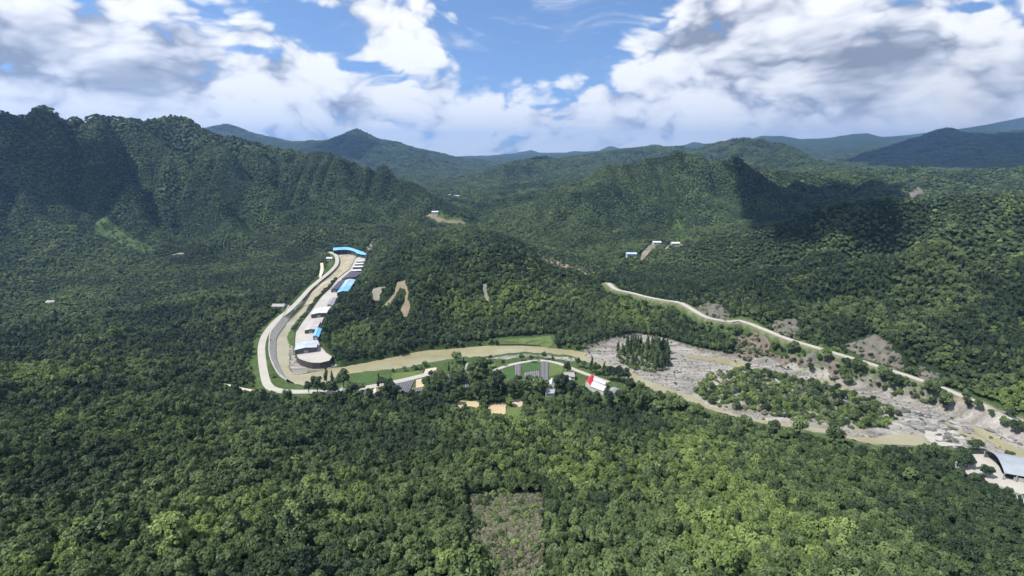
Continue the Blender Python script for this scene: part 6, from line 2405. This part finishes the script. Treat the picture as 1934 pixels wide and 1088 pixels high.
def shade_cloud(px, alt, rad, seed, label, step=None):
    """a bank of cumulus puffs standing between the sun and the slope outlined in px"""
    r = np.random.default_rng(seed)
    P = px_poly(px)
    lo, hi = P.min(0), P.max(0)
    st = step or rad * 0.8
    gx, gy = np.meshgrid(np.arange(lo[0], hi[0], st), np.arange(lo[1], hi[1], st))
    x = gx.ravel() + r.uniform(-.4, .4, gx.size) * st
    y = gy.ravel() + r.uniform(-.4, .4, gx.size) * st
    k = sdist(x, y, P) < -rad * 0.45
    iv, if_ = ico()
    # finer ball
    V0, F0 = [tuple(q) for q in iv], list(if_)
    for _ in range(2):
        cache, F1 = {}, []
        def mid(a, b_):
            key = (min(a, b_), max(a, b_))
            if key not in cache:
                q = unit(np.array(V0[a]) + np.array(V0[b_]))
                V0.append(tuple(q))
                cache[key] = len(V0) - 1
            return cache[key]
        for a, b_, c_ in F0:
            ab, bc, ca_ = mid(a, b_), mid(b_, c_), mid(c_, a)
            F1 += [(a, ab, ca_), (b_, bc, ab), (c_, ca_, bc), (ab, bc, ca_)]
        F0 = F1
    ball = np.array(V0)
    V, F_ = [], []
    for a, b_ in zip(x[k], y[k]):
        g0 = float(H(a, b_))
        t = (alt + r.normal() * rad * .25 - g0) / SUN_DIR.z
        c_ = np.array([a + SUN_DIR.x * t, b_ + SUN_DIR.y * t, g0 + SUN_DIR.z * t])
        R = rad * r.uniform(.75, 1.3)
        bump = 1 + .14 * np.sin(ball @ r.normal(size=3) * 5 + r.random() * 6) + .10 * np.sin(ball @ r.normal(size=3) * 9)
        o_ = len(V)
        V += (c_ + ball * (R * bump)[:, None] * np.array([1, 1, .7])).tolist()
        F_ += [tuple(o_ + q for q in f_) for f_ in F0]
    V = np.array(V)
    c_ = V.mean(0)
    o = mesh_obj('cloud', V - c_, F_, M['cloud'], None, True)
    o.location = tuple(c_)
    tag(o, label, 'cloud', kind='stuff')
    return o


shade_cloud([(-60, 228), (60, 222), (195, 240), (215, 300), (320, 395), (265, 450), (180, 425), (60, 350), (-60, 300)], 1500, 70, 1, 'cloud bank shading the left mountain')
shade_cloud([(1425, 342), (1500, 340), (1600, 352), (1690, 345), (1680, 378), (1620, 398), (1540, 410), (1480, 420), (1440, 425), (1410, 395)], 1500, 60, 2, 'cloud bank shading the ridge behind the right spur')

shade_cloud([(1600, 305), (1700, 272), (1770, 252), (1934, 252), (2100, 260), (2100, 320), (1934, 325), (1800, 322), (1700, 318)], 3600, 170, 3, 'cloud bank shading the far right mountain')
shade_cloud([(600, 272), (640, 262), (672, 256), (700, 266), (704, 285), (660, 300), (600, 296)], 3600, 110, 4, 'cloud bank shading the far peak')

# ------------------------------------------------------------------ air
hz = bpy.data.materials.new('air_haze')
hz.use_nodes = True
hn = NT(hz.node_tree)
hn.n.clear()
pv = hn.new('ShaderNodeVolumePrincipled')
pv.inputs['Color'].default_value = (0.30, 0.55, 1.0, 1)
pv.inputs['Density'].default_value = 0.000085
pv.inputs['Anisotropy'].default_value = 0.25
ho = hn.new('ShaderNodeOutputMaterial')
hn.l.new(pv.outputs[0], ho.inputs['Volume'])
x0, x1, y0, y1, z0, z1 = -12600, 12600, -2900, 15600, -6.0, 760.0
V = [(x, y, z) for z in (z0, z1) for x, y in ((x0, y0), (x1, y0), (x1, y1), (x0, y1))]
haze = mesh_obj('haze', V, [(3, 2, 1, 0), (4, 5, 6, 7), (0, 1, 5, 4), (1, 2, 6, 5), (2, 3, 7, 6), (3, 0, 4, 7)], hz)
tag(haze, 'pale blue haze between the mountains', 'haze', kind='stuff')
